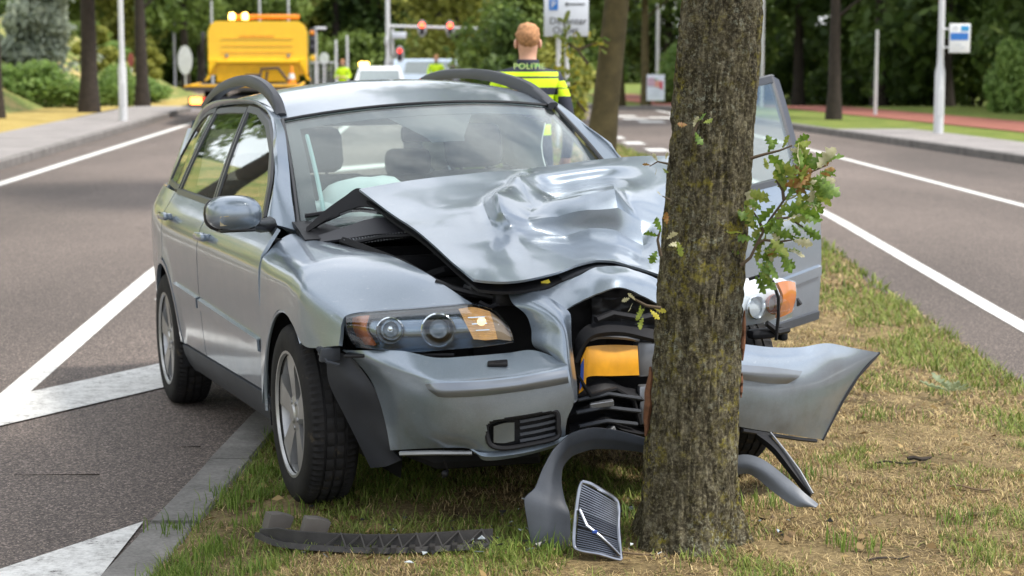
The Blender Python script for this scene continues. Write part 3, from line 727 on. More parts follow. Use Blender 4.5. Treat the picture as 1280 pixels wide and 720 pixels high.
# tailgate: frame with a window
TG = MB()
def tg(u, z): return (-3.43 + (z - .6) * .05 + (max(0, z - 1.0)) * .45 - .07 * (1 - u * u), u * (.70 - .20 * max(0, z - .9)), z)
for (u0, u1, z0, z1) in [(-1, 1, .35, 1.02), (-1, -.84, 1.02, 1.36), (.84, 1, 1.02, 1.36), (-.84, .84, 1.31, 1.36)]:
    us = np.linspace(u0, u1, 9); zs = np.linspace(z0, z1, 5); TG.add([tg(a, b) for b in zs for a in us], gridfaces(5, 9))
TG.build('tailgate', M_PAINT, car, True)
b = MB().add([tg(a, c) for c in np.linspace(1.02, 1.31, 4) for a in np.linspace(-.84, .84, 9)], gridfaces(4, 9)); b.build('rear_window', M_SIDEG, car, True)
# floor pan, bulkhead and inner sides so the shell is closed
b = MB().box((-1.75, 0, .23), (3.3, 1.5, .05)).box((-.34, 0, .55), (.04, 1.40, .62)).box((-3.40, 0, .45), (.04, 1.3, .4))
b.box((-1.45, -.80, .60), (2.0, .03, .60)).box((-2.4, .80, .60), (1.3, .03, .60)).box((-3.2, -.76, .75), (.5, .03, .4)).box((-3.2, .76, .75), (.5, .03, .4))
b.build('floor_pan', M_DARK, car)
for s in (-1, 1):      # dark wheel wells
    for hx in (-2.64,) + ((0,) if s < 0 else ()):
        a = np.linspace(-.25 if hx else 1.05, math.pi + .25, 16); V = [(hx + .385 * math.cos(t), s * yy, .316 + .385 * math.sin(t)) for t in a for yy in (.58, .87)]
        obj('wheel_well', V, [(2 * i, 2 * i + 1, 2 * i + 3, 2 * i + 2) for i in range(15)], M_BLACKP, car, True)
        obj('wheel_well', [(hx + .39 * math.cos(t), s * .585, max(.12, .316 + .39 * math.sin(t))) for t in np.linspace(0, 2 * math.pi, 24, endpoint=False)], [tuple(range(24))], M_DARK, car)

# ---- interior
def seat(y, x):
    st = MB().box((x + .25, y, .52), (.50, .50, .16), .06).box((x - .06, y, .82), (.15, .50, .58), .06, (0, R(-16), 0)).build('seat', M_SEAT, car, True, 60)
    MB().box((x - .15, y, 1.21), (.10, .27, .20), .045, (0, R(-10), 0)).tube([(x - .13, y - .06, 1.0), (x - .15, y - .06, 1.15)], .008, 6).tube([(x - .13, y + .06, 1.0), (x - .15, y + .06, 1.15)], .008, 6).build('headrest', M_SEAT, st, True, 60)
seat(-.37, -1.50); seat(.37, -1.50)
rs_ = MB().box((-2.35, 0, .52), (.5, 1.3, .16), .06).box((-2.62, 0, .82), (.15, 1.3, .5), .06, (0, R(-18), 0)).build('rear_seat', M_SEAT, car, True, 60)
for y in (-.38, .38): MB().box((-2.72, y, 1.12), (.09, .24, .14), .04).build('headrest', M_SEAT, rs_, True, 60)
dn = [[(-.36, y, .90), (-.55, y, .955), (-.75, y, .95), (-.86, y, .88), (-.86, y, .60)] for y in np.linspace(-.72, .72, 6)]
netobj('dashboard', dn, M_BLACKP, car, 4, 2, .02, (-.3, 0, .3))
def blob(name, c, r, seed, m, parent, amp=.25, n=28, k=18, sc=5):
    b = MB().ball((0, 0, 0), 1, n, k); V = np.array(b.v); w = 1 + amp * (fbm(V * 1.7 + seed, seed) - .47) * 2 - amp * .35 * np.abs(vnoise(V * sc + seed, seed + 3) - .5)
    V = V * w[:, None] * np.array(r) + np.array(c); b.v = [tuple(p) for p in V]; return b.build(name, m, parent, True, 80)
blob('airbag', (-.84, -.33, .985), (.15, .25, .115), 3, M_BAG, car, .3)
blob('airbag', (-.72, -.60, .955), (.10, .12, .075), 5, M_BAG, car, .35)
blob('airbag', (-.98, .36, .95), (.12, .20, .16), 8, M_BAG, car, .3)
b = MB()
b.tube([(-1.02 - .06 * math.sin(a) * .5, .37 + .185 * math.cos(a), .93 + .17 * math.sin(a)) for a in np.linspace(0, 2 * math.pi, 25)], .016, 8, False).tube([(-1.0, .37, .93), (-.75, .37, .85)], .03, 8)
b.build('steering_wheel', M_BLACKP, car, True)
MB().box((-1.12, 0, 1.27), (.04, .24, .07), .02).build('rear_view_mirror', M_BLACKP, car, True)
# pale strip of the curtain airbag behind the pillar
MB().tube([shield_pt(-.86, t) - np.array([.55, 0, .83]) * .03 for t in np.linspace(.12, .86, 8)], .009, 6).build('curtain_airbag', plain('curtain_bag', (.36, .50, .50), .8), car, True)

# headliner and deployed curtain airbags
M_LINER = plain('headliner', (.62, .62, .60), .95, var=.05)
net = [[roof_pt(u, v) - np.array([0, 0, .035]) for u in np.linspace(-.96, .96, 7)] for v in np.linspace(.03, .95, 6)]
netobj('headliner', net, M_LINER, car, 3, 3, .006, (-2, 0, 3))
for sd in (-1, 1):
    rows = []
    for i, x in enumerate(np.linspace(-1.35, -3.0, 9)):
        zt = float(np.interp(x, [-3.0, -2.4, -1.8, -1.35], [1.33, 1.37, 1.36, 1.30])); yt = float(G(x, zt)) - .05
        rows.append([(x, sd * yt, zt), (x, sd * (yt - .02 - .02 * (i % 2)), zt - .10), (x, sd * (yt + .0 - .03 * (i % 2)), zt - .20), (x + .02, sd * (yt + .045), zt - .27 + .03 * (i % 2))])
    if sd > 0: netobj('curtain_airbag', rows, M_BAG, car, 3, 4, .006, (-2, 0, .9), 80)
# ---- crumpled bonnet
HB = [  # rows rear edge -> front edge, columns right -> left of the car: photo position and station x
 [(449,236,-.42),(496,228,-.50),(540,222,-.52),(580,218,-.54),(620,214,-.55),(655,211,-.55),(690,207,-.55),(725,202,-.55),(760,198,-.55),(800,195,-.53),(840,195,-.5),(885,197,-.45)],
 [(463,247,-.34),(508,240,-.38),(550,234,-.40),(590,229,-.42),(628,224,-.42),(654,216,-.43),(690,217,-.42),(728,212,-.42),(762,208,-.42),(800,207,-.41),(840,209,-.38),(885,212,-.33)],
 [(480,260,-.22),(524,254,-.22),(563,250,-.22),(600,245,-.22),(632,232,-.30),(650,222,-.22),(688,236,-.34),(728,231,-.35),(765,225,-.34),(802,228,-.22),(840,231,-.18),(884,235,-.15)],
 [(497,272,-.10),(538,267,-.08),(575,263,-.06),(604,256,-.06),(622,240,.04),(665,257,.02),(697,249,.09),(735,241,.11),(768,235,.11),(785,249,.04),(830,258,.0),(882,260,.0)],
 [(517,285,.06),(555,284,.10),(587,282,.12),(612,276,.11),(627,264,.185),(660,275,.165),(697,269,.175),(735,262,.185),(772,259,.18),(800,274,.12),(829,279,.12),(880,285,.12)],
 [(540,304,.24),(574,304,.27),(602,303,.28),(624,298,.25),(643,287,.215),(672,293,.20),(707,295,.185),(737,286,.175),(772,289,.172),(804,307,.18),(826,296,.20),(880,306,.22)],
 [(566,328,.44),(592,328,.47),(615,327,.48),(638,325,.46),(660,318,.43),(688,314,.38),(716,310,.32),(741,304,.29),(771,307,.28),(801,320,.28),(830,322,.31),(878,332,.34)],
 [(592,349,.64),(607,351,.66),(626,352,.66),(646,351,.65),(669,347,.62),(697,340,.57),(721,331,.52),(745,325,.49),(768,326,.47),(798,334,.45),(830,344,.45),(876,354,.46)],
]
def fold(g): return .12 + .76 * np.exp(-((g[..., 0] - .12) / .36) ** 2) * np.exp(-((g[..., 1] - .22) / .40) ** 2)
def crumple(v):
    k = np.exp(-((v[:, 0] - .15) / .30) ** 2) * np.exp(-((v[:, 1] - .25) / .40) ** 2)
    n1 = np.abs(vnoise(v * np.array([11, 8, 11]) + 3, 61) - .5) * 2; n2 = fbm(v * 4 + 9, 71) - .47
    v = v.copy(); v[:, 2] += k * .012 * (n1 - .5) + .003 * n2; return v
net = [[cx(*p) for p in r] for r in HB]
hood = netobj('bonnet', net, M_PAINT, car, 10, 10, .008, (-.1, .2, .4), 24, fn=crumple, crisp=fold)
# dark underside frame hanging below the skin
und = [[cx(*p) + np.array([-.02, .02, -.035]) for p in r] for r in HB]
netobj('bonnet_liner', und, M_BLACKP, hood, 3, 3, .01, (-.1, .2, .3), 60)

# ---- right wing
arch = lambda x: .316 + math.sqrt(max(0, .365 ** 2 - x * x))
xs = [-.41, -.30, -.15, 0, .15, .28]
TOP = [(372,292,-.53),(400,300,-.40),(425,306,-.24),(454,313,-.06),(490,321,.13),(535,343,.36),(590,379,.60)]
FRT = [(424,431,.47),(426,418,.468),(428,403,.466),(437,392,.475),(480,387,.50),(540,382,.55),(590,379,.60)]
rows = [[] for _ in range(7)]
for i, x in enumerate(xs):
    z0 = .30 if i == 0 else arch(x); z0 = max(z0, .585) if i == 5 else z0
    t = cx(*TOP[i]); yo = -.889 if i < 5 else -.878
    zc = [.80, .80, .80, .795, .78, .755][i]
    rows[0].append((x, yo - .004, z0)); rows[1].append((x, yo, z0 + (zc - z0) * .5)); rows[2].append((x, yo + .008, zc))
    a = np.array([x, yo + .008, zc]); e = t
    rows[3].append((x, yo + .045, zc + (e[2] - zc) * .55)); rows[4].append(tuple(lerp((x, yo + .045, zc + (e[2] - zc) * .55), e, .38) + [0, 0, .016]))
    rows[5].append(tuple(lerp((x, yo + .045, zc + (e[2] - zc) * .55), e, .75) + [0, 0, .014])); rows[6].append(tuple(e))
for j in range(7): rows[j].append(tuple(cx(*FRT[j])))
def dent(v):
    n = fbm(v * 3.5 + 5, 33) - .47; v = v.copy(); k = np.clip((v[:, 0] + .2) / .6, 0, 1); v[:, 2] += .016 * n * k; v[:, 1] += .010 * n * k; return v
netobj('wing', rows, M_PAINT, car, 7, 6, .014, (-.1, -.3, .3), 40, fn=dent)
# arch lip
MB().tube([(.362 * math.cos(a), -.886, .316 + .362 * math.sin(a)) for a in np.linspace(.85, math.pi + .1, 20)], .007, 6).build('arch_lip', M_PAINT, car, True)
# crushed left wing, short behind the trunk
rows = []
for j, (z, y) in enumerate([(.32, .87), (.55, .885), (.78, .878), (.88, .84), (.95, .76), (1.02, .66)]):
    rows.append([(-.41, y, z), (-.25, y + .01, z - .01), (-.12, y - .03, z - .03), (-.02, y - .11, z - .06), (.05, y - .22, z - .08)])
netobj('wing', rows, M_PAINT, car, 5, 5, .012, (-.2, 0, .4), 40, fn=lambda v: v + np.c_[.0 * v[:, :1], .05 * (fbm(v * 6, 5) - .47)[:, None], .04 * (fbm(v * 7, 6) - .47)[:, None]])

# ---- engine bay
b = MB().box((.10, .05, .52), (.62, 1.05, .30), .05).box((.02, -.02, .70), (.42, .62, .10), .03).box((-.24, 0, .78), (.12, 1.2, .10), .03)
b.tube([(.25, -.42, .70), (.38, -.30, .74), (.42, -.05, .72), (.30, .2, .74)], .03, 8).tube([(.05, -.5, .74), (.15, -.35, .80), (.12, -.1, .79)], .018, 8)
b.tube([(-.1, -.55, .78), (.1, -.50, .78), (.3, -.46, .74), (.45, -.42, .70)], .012, 6).box((.30, -.42, .66), (.20, .16, .14), .02).box((.42, .10, .50), (.05, .9, .42), .01)
b.build('engine_block', M_DARK, car, True)
MB().tube([cx(545, 352, .42), cx(565, 360, .46), cx(590, 366, .50), cx(620, 372, .52)], .010, 6).tube([cx(600, 378, .55), cx(612, 384, .58), cx(622, 380, .60)], .008, 6).build('hose', M_BLACKP, car, True)
b = MB().box(cx(610, 362, .46), (.10, .16, .05), .02).box(cx(632, 372, .52), (.05, .09, .06), .015); b.build('headlight_bracket', M_BLACKP, car, True)
# wing-top channel and strut
MB().tube([cx(430, 303, -.30), cx(500, 330, .10), cx(560, 365, .45)], .022, 6).build('wing_rail', M_DARK, car, True)
# slam panel with labels
sl = [[cx(600,352,.44), cx(640,352,.47), cx(680,343,.47), cx(715,333,.45), cx(750,326,.42), cx(790,331,.40)], [cx(606,364,.50), cx(645,362,.54), cx(682,360,.55), cx(715,345,.53), cx(750,334,.50), cx(790,341,.48)]]
sp_ = netobj('slam_panel', sl, M_GREYP, car, 4, 2, .02, (.3, 0, .4), 50)
for (a, bb, c, d) in [((676,352), (686,349), (688,353), (678,357)), ((618,351), (628,350), (629,353), (619,355))]:
    V = [cx(p[0], p[1], .565) for p in (a, bb, c, d)]; v, f = thicken(V, [(0, 1, 2, 3)], .001, (0, 0, .5)); obj('label', v, f, M_LABEL, sp_)
# windscreen scuttle, wipers
cg = [[cx(392,296,-.40), cx(430,284,-.36), cx(470,272,-.32), cx(520,276,-.28), cx(575,300,-.20)], [cx(402,302,-.34), cx(440,297,-.28), cx(480,292,-.24), cx(528,296,-.18), cx(580,318,-.10)]]
netobj('scuttle', cg, M_FRIT, car, 5, 3, .01, (-.2, 0, .4))
b = MB()
for t in np.linspace(0, 1, 26):
    p = lerp(cx(430, 303, -.28), cx(525, 291, -.20), t); b.box(p, (.02, .004, .022))
b.build('scuttle_grille', M_METAL, car)
b = MB(); b.tube([cx(430, 306, -.275), cx(476, 296, -.22), cx(528, 293, -.17)], .008, 6); b.build('scuttle_seal', M_BLACKP, car, True)
fl = [[cx(383,284,-.44), cx(405,264,-.46), cx(430,246,-.46), cx(449,235,-.45), cx(470,250,-.38), cx(500,274,-.26), cx(540,300,-.05)],
      [cx(384,290,-.43), cx(412,272,-.45), cx(436,262,-.44), cx(455,258,-.42), cx(480,266,-.36), cx(506,283,-.25), cx(542,310,-.04)]]
netobj('bonnet_hinge_cover', fl, M_BLACKP, car, 5, 3, .012, (-.2, 0, .5), 50)
b = MB(); b.tube([cx(377, 292, -.48), cx(400, 278, -.47), cx(425, 268, -.45)], [.012, .009, .007], 6).box(cx(378, 292, -.475), (.04, .04, .03), .01); b.build('wiper_arm', M_BLACKP, car, True)
b = MB(); b.tube([cx(381, 270, -.58), cx(420, 264, -.55), cx(452, 262, -.50), cx(495, 268, -.42)], .009, 6); b.build('wiper_blade', M_BLACKP, car, True)
b = MB(); b.tube([cx(402, 276, -.49), cx(420, 270, -.48), cx(440, 262, -.46)], .006, 6); b.build('wiper_arm', M_METAL, car, True)

# ---- right headlight
LT = [[(432,394,.47),(470,389,.52),(520,385.5,.57),(560,382,.60),(592,381,.63),(618,388,.66),(634,404,.68)],
      [(433,405,.50),(470,402,.57),(520,400,.62),(560,398,.66),(594,397,.69),(622,402,.71),(638,412,.715)],
      [(436,420,.50),(470,420,.58),(520,420,.635),(560,418,.675),(596,416,.71),(624,417,.72),(641,421,.73)],
      [(445,434,.50),(472,437,.57),(520,440,.62),(560,437,.66),(598,434,.69),(624,431,.71),(642,428,.725)]]
net = np.array([[cx(*p) for p in r] for r in LT]); bk = net.copy(); bk[:, :, 0] -= .085; bk[:, :, 1] += .01
M_HOUS = plain('lamp_housing', (0.20, 0.24, 0.29), 0.18, 0.8, var=.3)
hl = netobj('headlight', bk, M_HOUS, car, 5, 5, .02, (0, 0, .5))
gq = netgrid(net, 5, 5); gb = netgrid(bk, 5, 5); rim = np.concatenate([gq[0], gq[1:, -1], gq[-1, ::-1][1:], gq[::-1, 0][1:]]); rb = np.concatenate([gb[0], gb[1:, -1], gb[-1, ::-1][1:], gb[::-1, 0][1:]])
n = len(rim); obj('lamp_shell', np.concatenate([rim, rb]), [(i, (i + 1) % n, n + (i + 1) % n, n + i) for i in range(n)], M_HOUS, hl, True)
netobj('lens', net, M_LENS, hl, 5, 5, .003, (0, 0, .5))
def lampcup(px, py, x, r, name, m, parent, ball=True):
    c = cx(px, py, x); d = np.array([.93, -.36, .0]) if c[1] < 0 else np.array([.95, .30, 0]); q = Vector(d).to_track_quat('Z', 'Y').to_matrix()
    b = MB().lathe([(r, .0), (r * 1.06, .012), (r * .98, .016), (r * .86, .0), (r * .72, -.022), (r * .45, -.038), (.001, -.045)], 28)
    b.xf(lambda p: tuple(np.array((q @ Vector(p))[:]) + c)); o = b.build(name, m, parent, True, 50)
    if ball:
        b = MB().ball((0, 0, -.018), (r * .62, r * .62, r * .45), 18, 10); b.xf(lambda p: tuple(np.array((q @ Vector(p))[:]) + c)); b.build('bulb_lens', plain('projector_glass', (.10, .14, .19), .04, 0.0, coat=1.0), o if o.parent is None else parent, True)
    return o
lampcup(488, 413, .540, .043, 'reflector', M_CHROME, hl)
lampcup(548, 412, .610, .053, 'reflector', M_CHROME, hl)
def lampslab(name, pts, m, parent, dx=0.0, t=.012):
    net = [[cx(p[0], p[1], p[2] + dx) for p in r] for r in pts]; return netobj(name, net, m, parent, 5, 4, t, (0, 0, .5))
lampslab('indicator', [[(440,397,.46),(450,395,.48),(462,394,.50)], [(442,412,.46),(450,413,.485),(458,412,.50)], [(452,430,.46),(458,431,.49),(468,432,.52)]], plain('amber_clear', (.34, .085, .02), .12, .35, var=.4, vs=35, coat=1.0), hl, .0)
MB().ball(cx(602, 402, .668), (.010, .016, .014), 12, 8).build('bulb', plain('bulb_glow', (1, .8, .5), .2, emis=(1, .72, .38), es=0.9), hl, True)
MB().ball(cx(488, 411, .548), .012, 10, 6).build('bulb', M_CHROME, hl, True)
lampslab('side_lamp', [[(573,386,.60),(592,384,.62),(612,389,.64)], [(582,404,.62),(600,403,.64),(617,404,.66)], [(592,424,.64),(606,425,.66),(622,424,.67)]], M_AMBERLIT, hl, .01)
lampslab('lamp_trim', [[(612,389,.64),(622,396,.65),(633,406,.66)], [(617,404,.66),(628,408,.67),(637,415,.68)], [(622,424,.67),(630,425,.68),(640,426,.69)]], plain('lamp_trim_warm', (.30, .20, .12), .3, .5), hl, .008)
b = MB()
for k in range(3):
    b.tube([cx(585 + 5 * k, 397 + 8 * k, .655), cx(606 + 3 * k, 396 + 8 * k, .675)], .003, 5)
b.build('lamp_rib', M_CHROME, hl, True)
MB().box(cx(500, 443, .54), (.06, .36, .012), .004, (0, 0, R(-25))).build('headlight_seal', M_BLACKP, car, True)

# ---- right half of the bumper
BR = [[(428,438,.42),(465,438,.54),(505,439,.62),(545,447,.67),(590,445,.70),(635,441,.72),(668,438,.74),(704,451,.79)],
      [(438,445,.44),(472,452,.58),(512,462,.68),(552,471,.74),(598,471,.78),(640,466,.80),(675,460,.81),(709,455,.82)],
      [(450,457,.45),(482,466,.60),(520,475,.70),(556,479,.76),(600,477,.80),(642,473,.82),(677,467,.83),(711,463,.83)],
      [(464,476,.46),(492,486,.605),(526,494,.705),(560,497,.765),(602,495,.805),(645,490,.825),(680,485,.835),(714,479,.835)],
      [(475,504,.47),(502,512,.60),(535,520,.70),(566,523,.76),(606,522,.80),(648,517,.82),(682,511,.83),(717,503,.83)],
      [(483,535,.47),(512,540,.59),(542,543,.69),(572,545,.745),(610,544,.785),(650,539,.805),(682,532,.815),(709,524,.82)],
      [(488,563,.47),(520,561,.58),(550,560,.67),(582,560,.72),(612,567,.76),(650,563,.78),(682,555,.79),(706,548,.80)]]
def carproj(p):
    w = CAR_R @ np.asarray(p) + CAR_T - np.array([0, 0, CAM_H]); d = w[1] * math.cos(PITCH) - w[2] * math.sin(PITCH); u = w[2] * math.cos(PITCH) + w[1] * math.sin(PITCH)
    return (640 + FPX * w[0] / d, 360 - FPX * u / d)
FOG = [tuple(p) for p in crom(np.array([(608,541), (609,531), (619,525), (655,519), (690,513.5), (697,518), (698,533), (696,547), (660,556), (630,560.5), (613,556), (608,541)]), 4)][:-1]
g = netgrid([[cx(*p) for p in r] for r in BR], 18, 18); rr, cc = g.shape[:2]; v = g.reshape(-1, 3); F = [q for q in gridfaces(rr, cc) if not inpoly(carproj(v[list(q)].mean(0)), FOG)]
v, F = thicken(v, F, .006, (.2, -.2, .4)); bump_r = obj('front_bumper', v, F, M_PAINT, car, True, 40)
fc = np.mean([cx(p[0], p[1], .78) for p in FOG], axis=0)
def fogpt(p, x): return cx(p[0], p[1], x)
fx = lambda p: np.interp(p[0], [608, 650, 698], [.772, .795, .818])
n = len(FOG); A = [fogpt(p, fx(p) + .006) for p in FOG]; Bk = [np.array(q) + [-.06, .01, 0] for q in A]; n = len(A)
fr = obj('fog_lamp_recess', np.concatenate([A, Bk]), [(i, (i + 1) % n, n + (i + 1) % n, n + i) for i in range(n)] + [tuple(range(2 * n - 1, n - 1, -1))], M_BLACKP, bump_r)
MB().tube(A + [A[0]], .0085, 8).build('recess_rim', M_BLACKP, fr, True)
fo = [[cx(617,533,.775), cx(630,529,.785), cx(643,528,.79)], [cx(617,553,.775), cx(630,554,.785), cx(643,551,.79)]]
netobj('fog_lamp', fo, plain('fog_lens', (.10, .125, .14), .08, .4, coat=1.0), fr, 4, 4, .02, (.3, 0, .4))
b = MB()
for k, yy in enumerate((521, 529, 537, 545)):
    b.tube([cx(650, yy + 6, .785), cx(672, yy + 2, .797), cx(694, yy - 3, .806)], .006, 4)
b.build('fog_slat', M_GREYP, fr, True)
lip = [[cx(586,559,.722), cx(606,566,.762), cx(650,561,.79), cx(690,551,.80), cx(716,541,.80)], [cx(590,563,.735), cx(608,571,.775), cx(650,567,.80), cx(690,557,.81), cx(716,546,.81)]]
netobj('bumper_lip_edge', lip, M_PAINT, bump_r, 6, 3, .02, (.3, 0, .4))
mo = [[cx(531,480,.735), cx(545,479,.757), cx(600,477,.815), cx(645,472.5,.835), cx(680,466.5,.845), cx(709,462,.845)], [cx(536,488,.742), cx(552,490,.772), cx(601,487,.826), cx(645,482,.846), cx(681,476,.855), cx(710,471,.855)], [cx(547,496,.753), cx(562,497,.775), cx(602,495,.815), cx(645,490,.835), cx(681,484.5,.845), cx(711,479,.845)]]
netobj('bumper_moulding', mo, plain('moulding_grey', (.18, .20, .23), .3, .6, coat=.6), bump_r, 5, 3, .012, (.3, -.1, .4))
b = MB().box(cx(622, 455, .745) + [0, 0, .004], (.05, .065, .012), .004, (0, R(12), R(-20))); b.build('washer_cap', M_BLACKP, bump_r, True)
MB().tube([cx(500, 567, .60), cx(540, 566, .67), cx(590, 566, .72)], .008, 6).build('undertray_edge', M_METAL, bump_r, True)

# ---- nose panel between headlight and grille, bent up over the trunk
NP = [[(634,361,.56),(660,364,.60),(684,371,.64),(706,384,.66)],
      [(640,378,.62),(668,380,.68),(696,390,.73),(713,393,.70)],
      [(657,393,.66),(682,398,.73),(703,406,.78),(714,410,.73)],
      [(664,411,.68),(690,416,.76),(708,426,.80),(715,430,.75)],
      [(667,433,.70),(692,443,.78),(710,454,.82),(718,455,.77)],
      [(690,447,.70),(704,462,.78),(713,478,.82),(721,478,.78)],
      [(700,470,.70),(708,485,.78),(716,503,.815),(722,500,.78)]]
netobj('nose_panel', [[cx(*p) for p in r] for r in NP], M_PAINT, car, 7, 6, .006, (.2, -.3, .4), 45)
NB = [[(660,364,.60),(684,362,.58),(706,351,.55),(727,343,.54),(746,334,.52),(775,333,.50),(803,342,.50),(834,355,.50),(880,372,.50)],
      [(672,370,.62),(694,372,.62),(713,364,.60),(731,356,.60),(748,347,.60),(775,345,.60),(803,354,.58),(834,367,.56),(880,382,.55)],
      [(684,378,.66),(704,386,.67),(717,381,.66),(732,372,.65),(748,365,.65),(775,360,.65),(803,370,.62),(834,384,.60),(880,396,.58)]]
netobj('grille_surround', [[cx(*p) for p in r] for r in NB], M_PAINT, car, 7, 6, .006, (.2, 0, .3), 45, fn=lambda v: v + .018 * (np.c_[fbm(v * 8, 3), 0 * v[:, 0], fbm(v * 8, 4)] - .47) * np.array([1, 0, 1]))
# cavity behind the missing grille
cav = [[cx(700,360,.50), cx(760,352,.46), cx(830,360,.44), cx(900,370,.42)], [cx(700,450,.56), cx(760,440,.44), cx(830,440,.40), cx(900,440,.40)], [cx(700,560,.60), cx(760,560,.46), cx(830,560,.42), cx(900,560,.42)]]
netobj('radiator_support', cav, M_DARK, car, 5, 5, .02, (0, 0, .4))
arcp = [[cx(716,440,.66), cx(722,418,.66), cx(740,404,.64), cx(775,402,.60), cx(810,410,.58), cx(850,420,.56)], [cx(718,452,.70), cx(728,432,.70), cx(744,418,.69), cx(776,415,.66), cx(810,422,.62), cx(850,432,.58)]]
netobj('air_duct', arcp, M_BLACKP, car, 6, 4, .015, (.2, 0, .3), 50)
arcp = [[cx(738,415,.64), cx(752,411,.64), cx(780,412,.62), cx(800,416,.60)], [cx(738,424,.67), cx(752,421,.67), cx(780,422,.65), cx(800,426,.62)]]
netobj('number_plate_bracket', arcp, plain('bracket_grey', (.10, .105, .115), .35), car, 5, 4, .01, (.2, 0, .3), 50)
rs2 = random.Random(4)
lg = [[cx(712 + 22 * c, 474 + 11 * r + rs2.uniform(-3, 3) + 6 * abs(c - 2), .67 - .02 * c + (.035 if r % 2 else -.02) + rs2.uniform(-.02, .02)) for c in range(7)] for r in range(8)]
lgo = netobj('lower_grille', lg, M_BLACKP, car, 4, 4, .006, (.2, 0, .3), 30, crisp=.5)
for k, (a, c, d) in enumerate([((722, 500), (760, 492), (800, 498)), ((720, 516), (756, 509), (800, 514)), ((724, 533), (758, 526), (796, 530))]):
    MB().tube([cx(a[0], a[1], .70), cx(c[0], c[1], .685), cx(d[0], d[1], .64)], .007, 6).build('grille_bar', M_GREYP, lgo, True)
MB().tube([cx(722, 470, .70), cx(738, 494, .70), cx(770, 486, .67), cx(792, 500, .64), cx(800, 530, .62)], .008, 6).build('loose_hose', M_BLACKP, car, True)
MB().tube([cx(745, 400, .66), cx(765, 392, .64), cx(800, 398, .60), cx(826, 392, .58)], .012, 7).build('loose_hose', M_BLACKP, car, True)
for (_p, _d, _r) in [((728, 540, .69), (.02, .05, .02), (.2, .1, .5)), ((752, 505, .69), (.02, .08, .02), (.1, .2, -.2)), ((760, 540, .67), (.03, .05, .02), (.5, 0, .3))]: MB().box(cx(*_p), _d, .003, _r).build('broken_clip', M_METAL, car)
cr_ = [[cx(740 + 24 * c, 372 + 12 * r + rs2.uniform(-3, 3), .50 + (.03 if (r + c) % 2 else 0)) for c in range(5)] for r in range(5)]
netobj('radiator', cr_, plain('radiator_core', (.035, .036, .04), .5, .4, var=.3, vs=30), car, 4, 4, .01, (.2, 0, .3), 30, crisp=.5)
MB().box(cx(808, 505, .60), (.06, .055, .13), .008, (0, 0, R(-15))).box(cx(806, 448, .56), (.05, .07, .12), .01).build('crash_beam', M_METAL, car, True)
pl = [[cx(727,449,.70), cx(733,437,.69), cx(737,433,.66), cx(765,431,.62), cx(797,432,.60)], [cx(726,470,.70), cx(733,455,.69), cx(736,452,.67), cx(765,451,.64), cx(798,450,.615)], [cx(724,492,.70), cx(732,484,.69), cx(735,471,.67), cx(765,470,.64), cx(799,469,.615)]]
npl = netobj('number_plate', pl, M_YPLATE, car, 5, 4, .003, (.3, 0, .4), 40)
V = [cx(726.2, 456, .705), cx(730, 448, .70), cx(729.5, 480, .70), cx(724.8, 488, .706)]; v, f = thicken(V, [(0, 1, 2, 3)], .001, (.2, 0, .4)); obj('plate_band', v, f, M_BLUE, npl)

# ---- torn inner arch by the right front wheel
LN = [[(408,440,.36),(430,442,.38),(446,453,.41)], [(411,478,.36),(440,478,.41),(468,486,.44)], [(431,520,.38),(458,515,.42),(482,525,.45)], [(447,552,.39),(470,550,.43),(490,561,.46)], [(463,585,.40),(482,583,.44),(502,575,.46)]]
netobj('wheel_arch_liner', [[cx(*p) for p in r] for r in LN], plain('liner_plastic', (.016, .018, .024), .45, var=.4, spec=.4), car, 5, 6, .008, (0, -.3, .3), 40)
MB().box(cx(412, 443, .42), (.02, .07, .045), .004, (0, R(8), R(12))).box(cx(401, 439, .41), (.04, .012, .03), .003).tube([cx(396, 434, .42), cx(408, 452, .43), cx(424, 456, .44)], .006, 6).build('wing_bracket', M_GREYP, car, True)
b = MB().box((.40, -.1, .24), (.3, .8, .05), .02).tube([(.30, -.6, .24), (.5, -.5, .20), (.65, -.2, .22)], .03, 8).box((.1, -.35, .22), (.5, .3, .12), .03); b.build('subframe', M_DARK, car, True)
MB().tube([cx(555, 575, .60), cx(560, 590, .58), cx(553, 597, .58)], .004, 5).ball(cx(556, 592, .585), .012).build('fog_lamp_plug', M_BLACKP, car, True)

# ---- left half of the bumper, torn away to the side
BL = [[(885,424,.74),(929,430,.70),(965,434,.64),(1000,434,.58),(1033,429,.52),(1062,434,.46),(1099,441,.38)],
      [(886,436,.79),(930,444,.75),(965,449,.70),(1000,450,.63),(1033,448,.56),(1056,452,.49),(1084,455,.40)],
      [(888,460,.81),(930,464,.78),(965,470,.73),(1000,473,.66),(1028,474,.58),(1049,475,.50),(1069,474,.42)],
      [(890,485,.81),(929,490,.78),(963,497,.73),(995,501,.66),(1020,503,.58),(1037,503,.51),(1053,500,.43)],
      [(892,508,.79),(928,514,.76),(960,521,.71),(990,526,.65),(1011,529,.57),(1026,529,.51),(1040,525,.44)],
      [(894,526,.76),(928,534,.73),(957,539,.69),(985,543,.63),(1004,546,.56),(1017,548,.51),(1028,549,.45)]]
bump_l = netobj('front_bumper', [[cx(*p) for p in r] for r in BL], M_PAINT, car, 8, 8, .006, (.2, .5, .4), 40)
mo = [[cx(900,452,.815), cx(929,456,.80), cx(965,459,.745), cx(1003,464,.67)], [cx(900,462,.825), cx(929,466,.81), cx(965,470,.752), cx(998,472,.685)], [cx(900,470,.815), cx(927,474,.80), cx(960,479,.75), cx(984,480,.695)]]
netobj('bumper_moulding', mo, MATS['moulding_grey'], bump_l, 5, 4, .012, (.3, .5, .4))
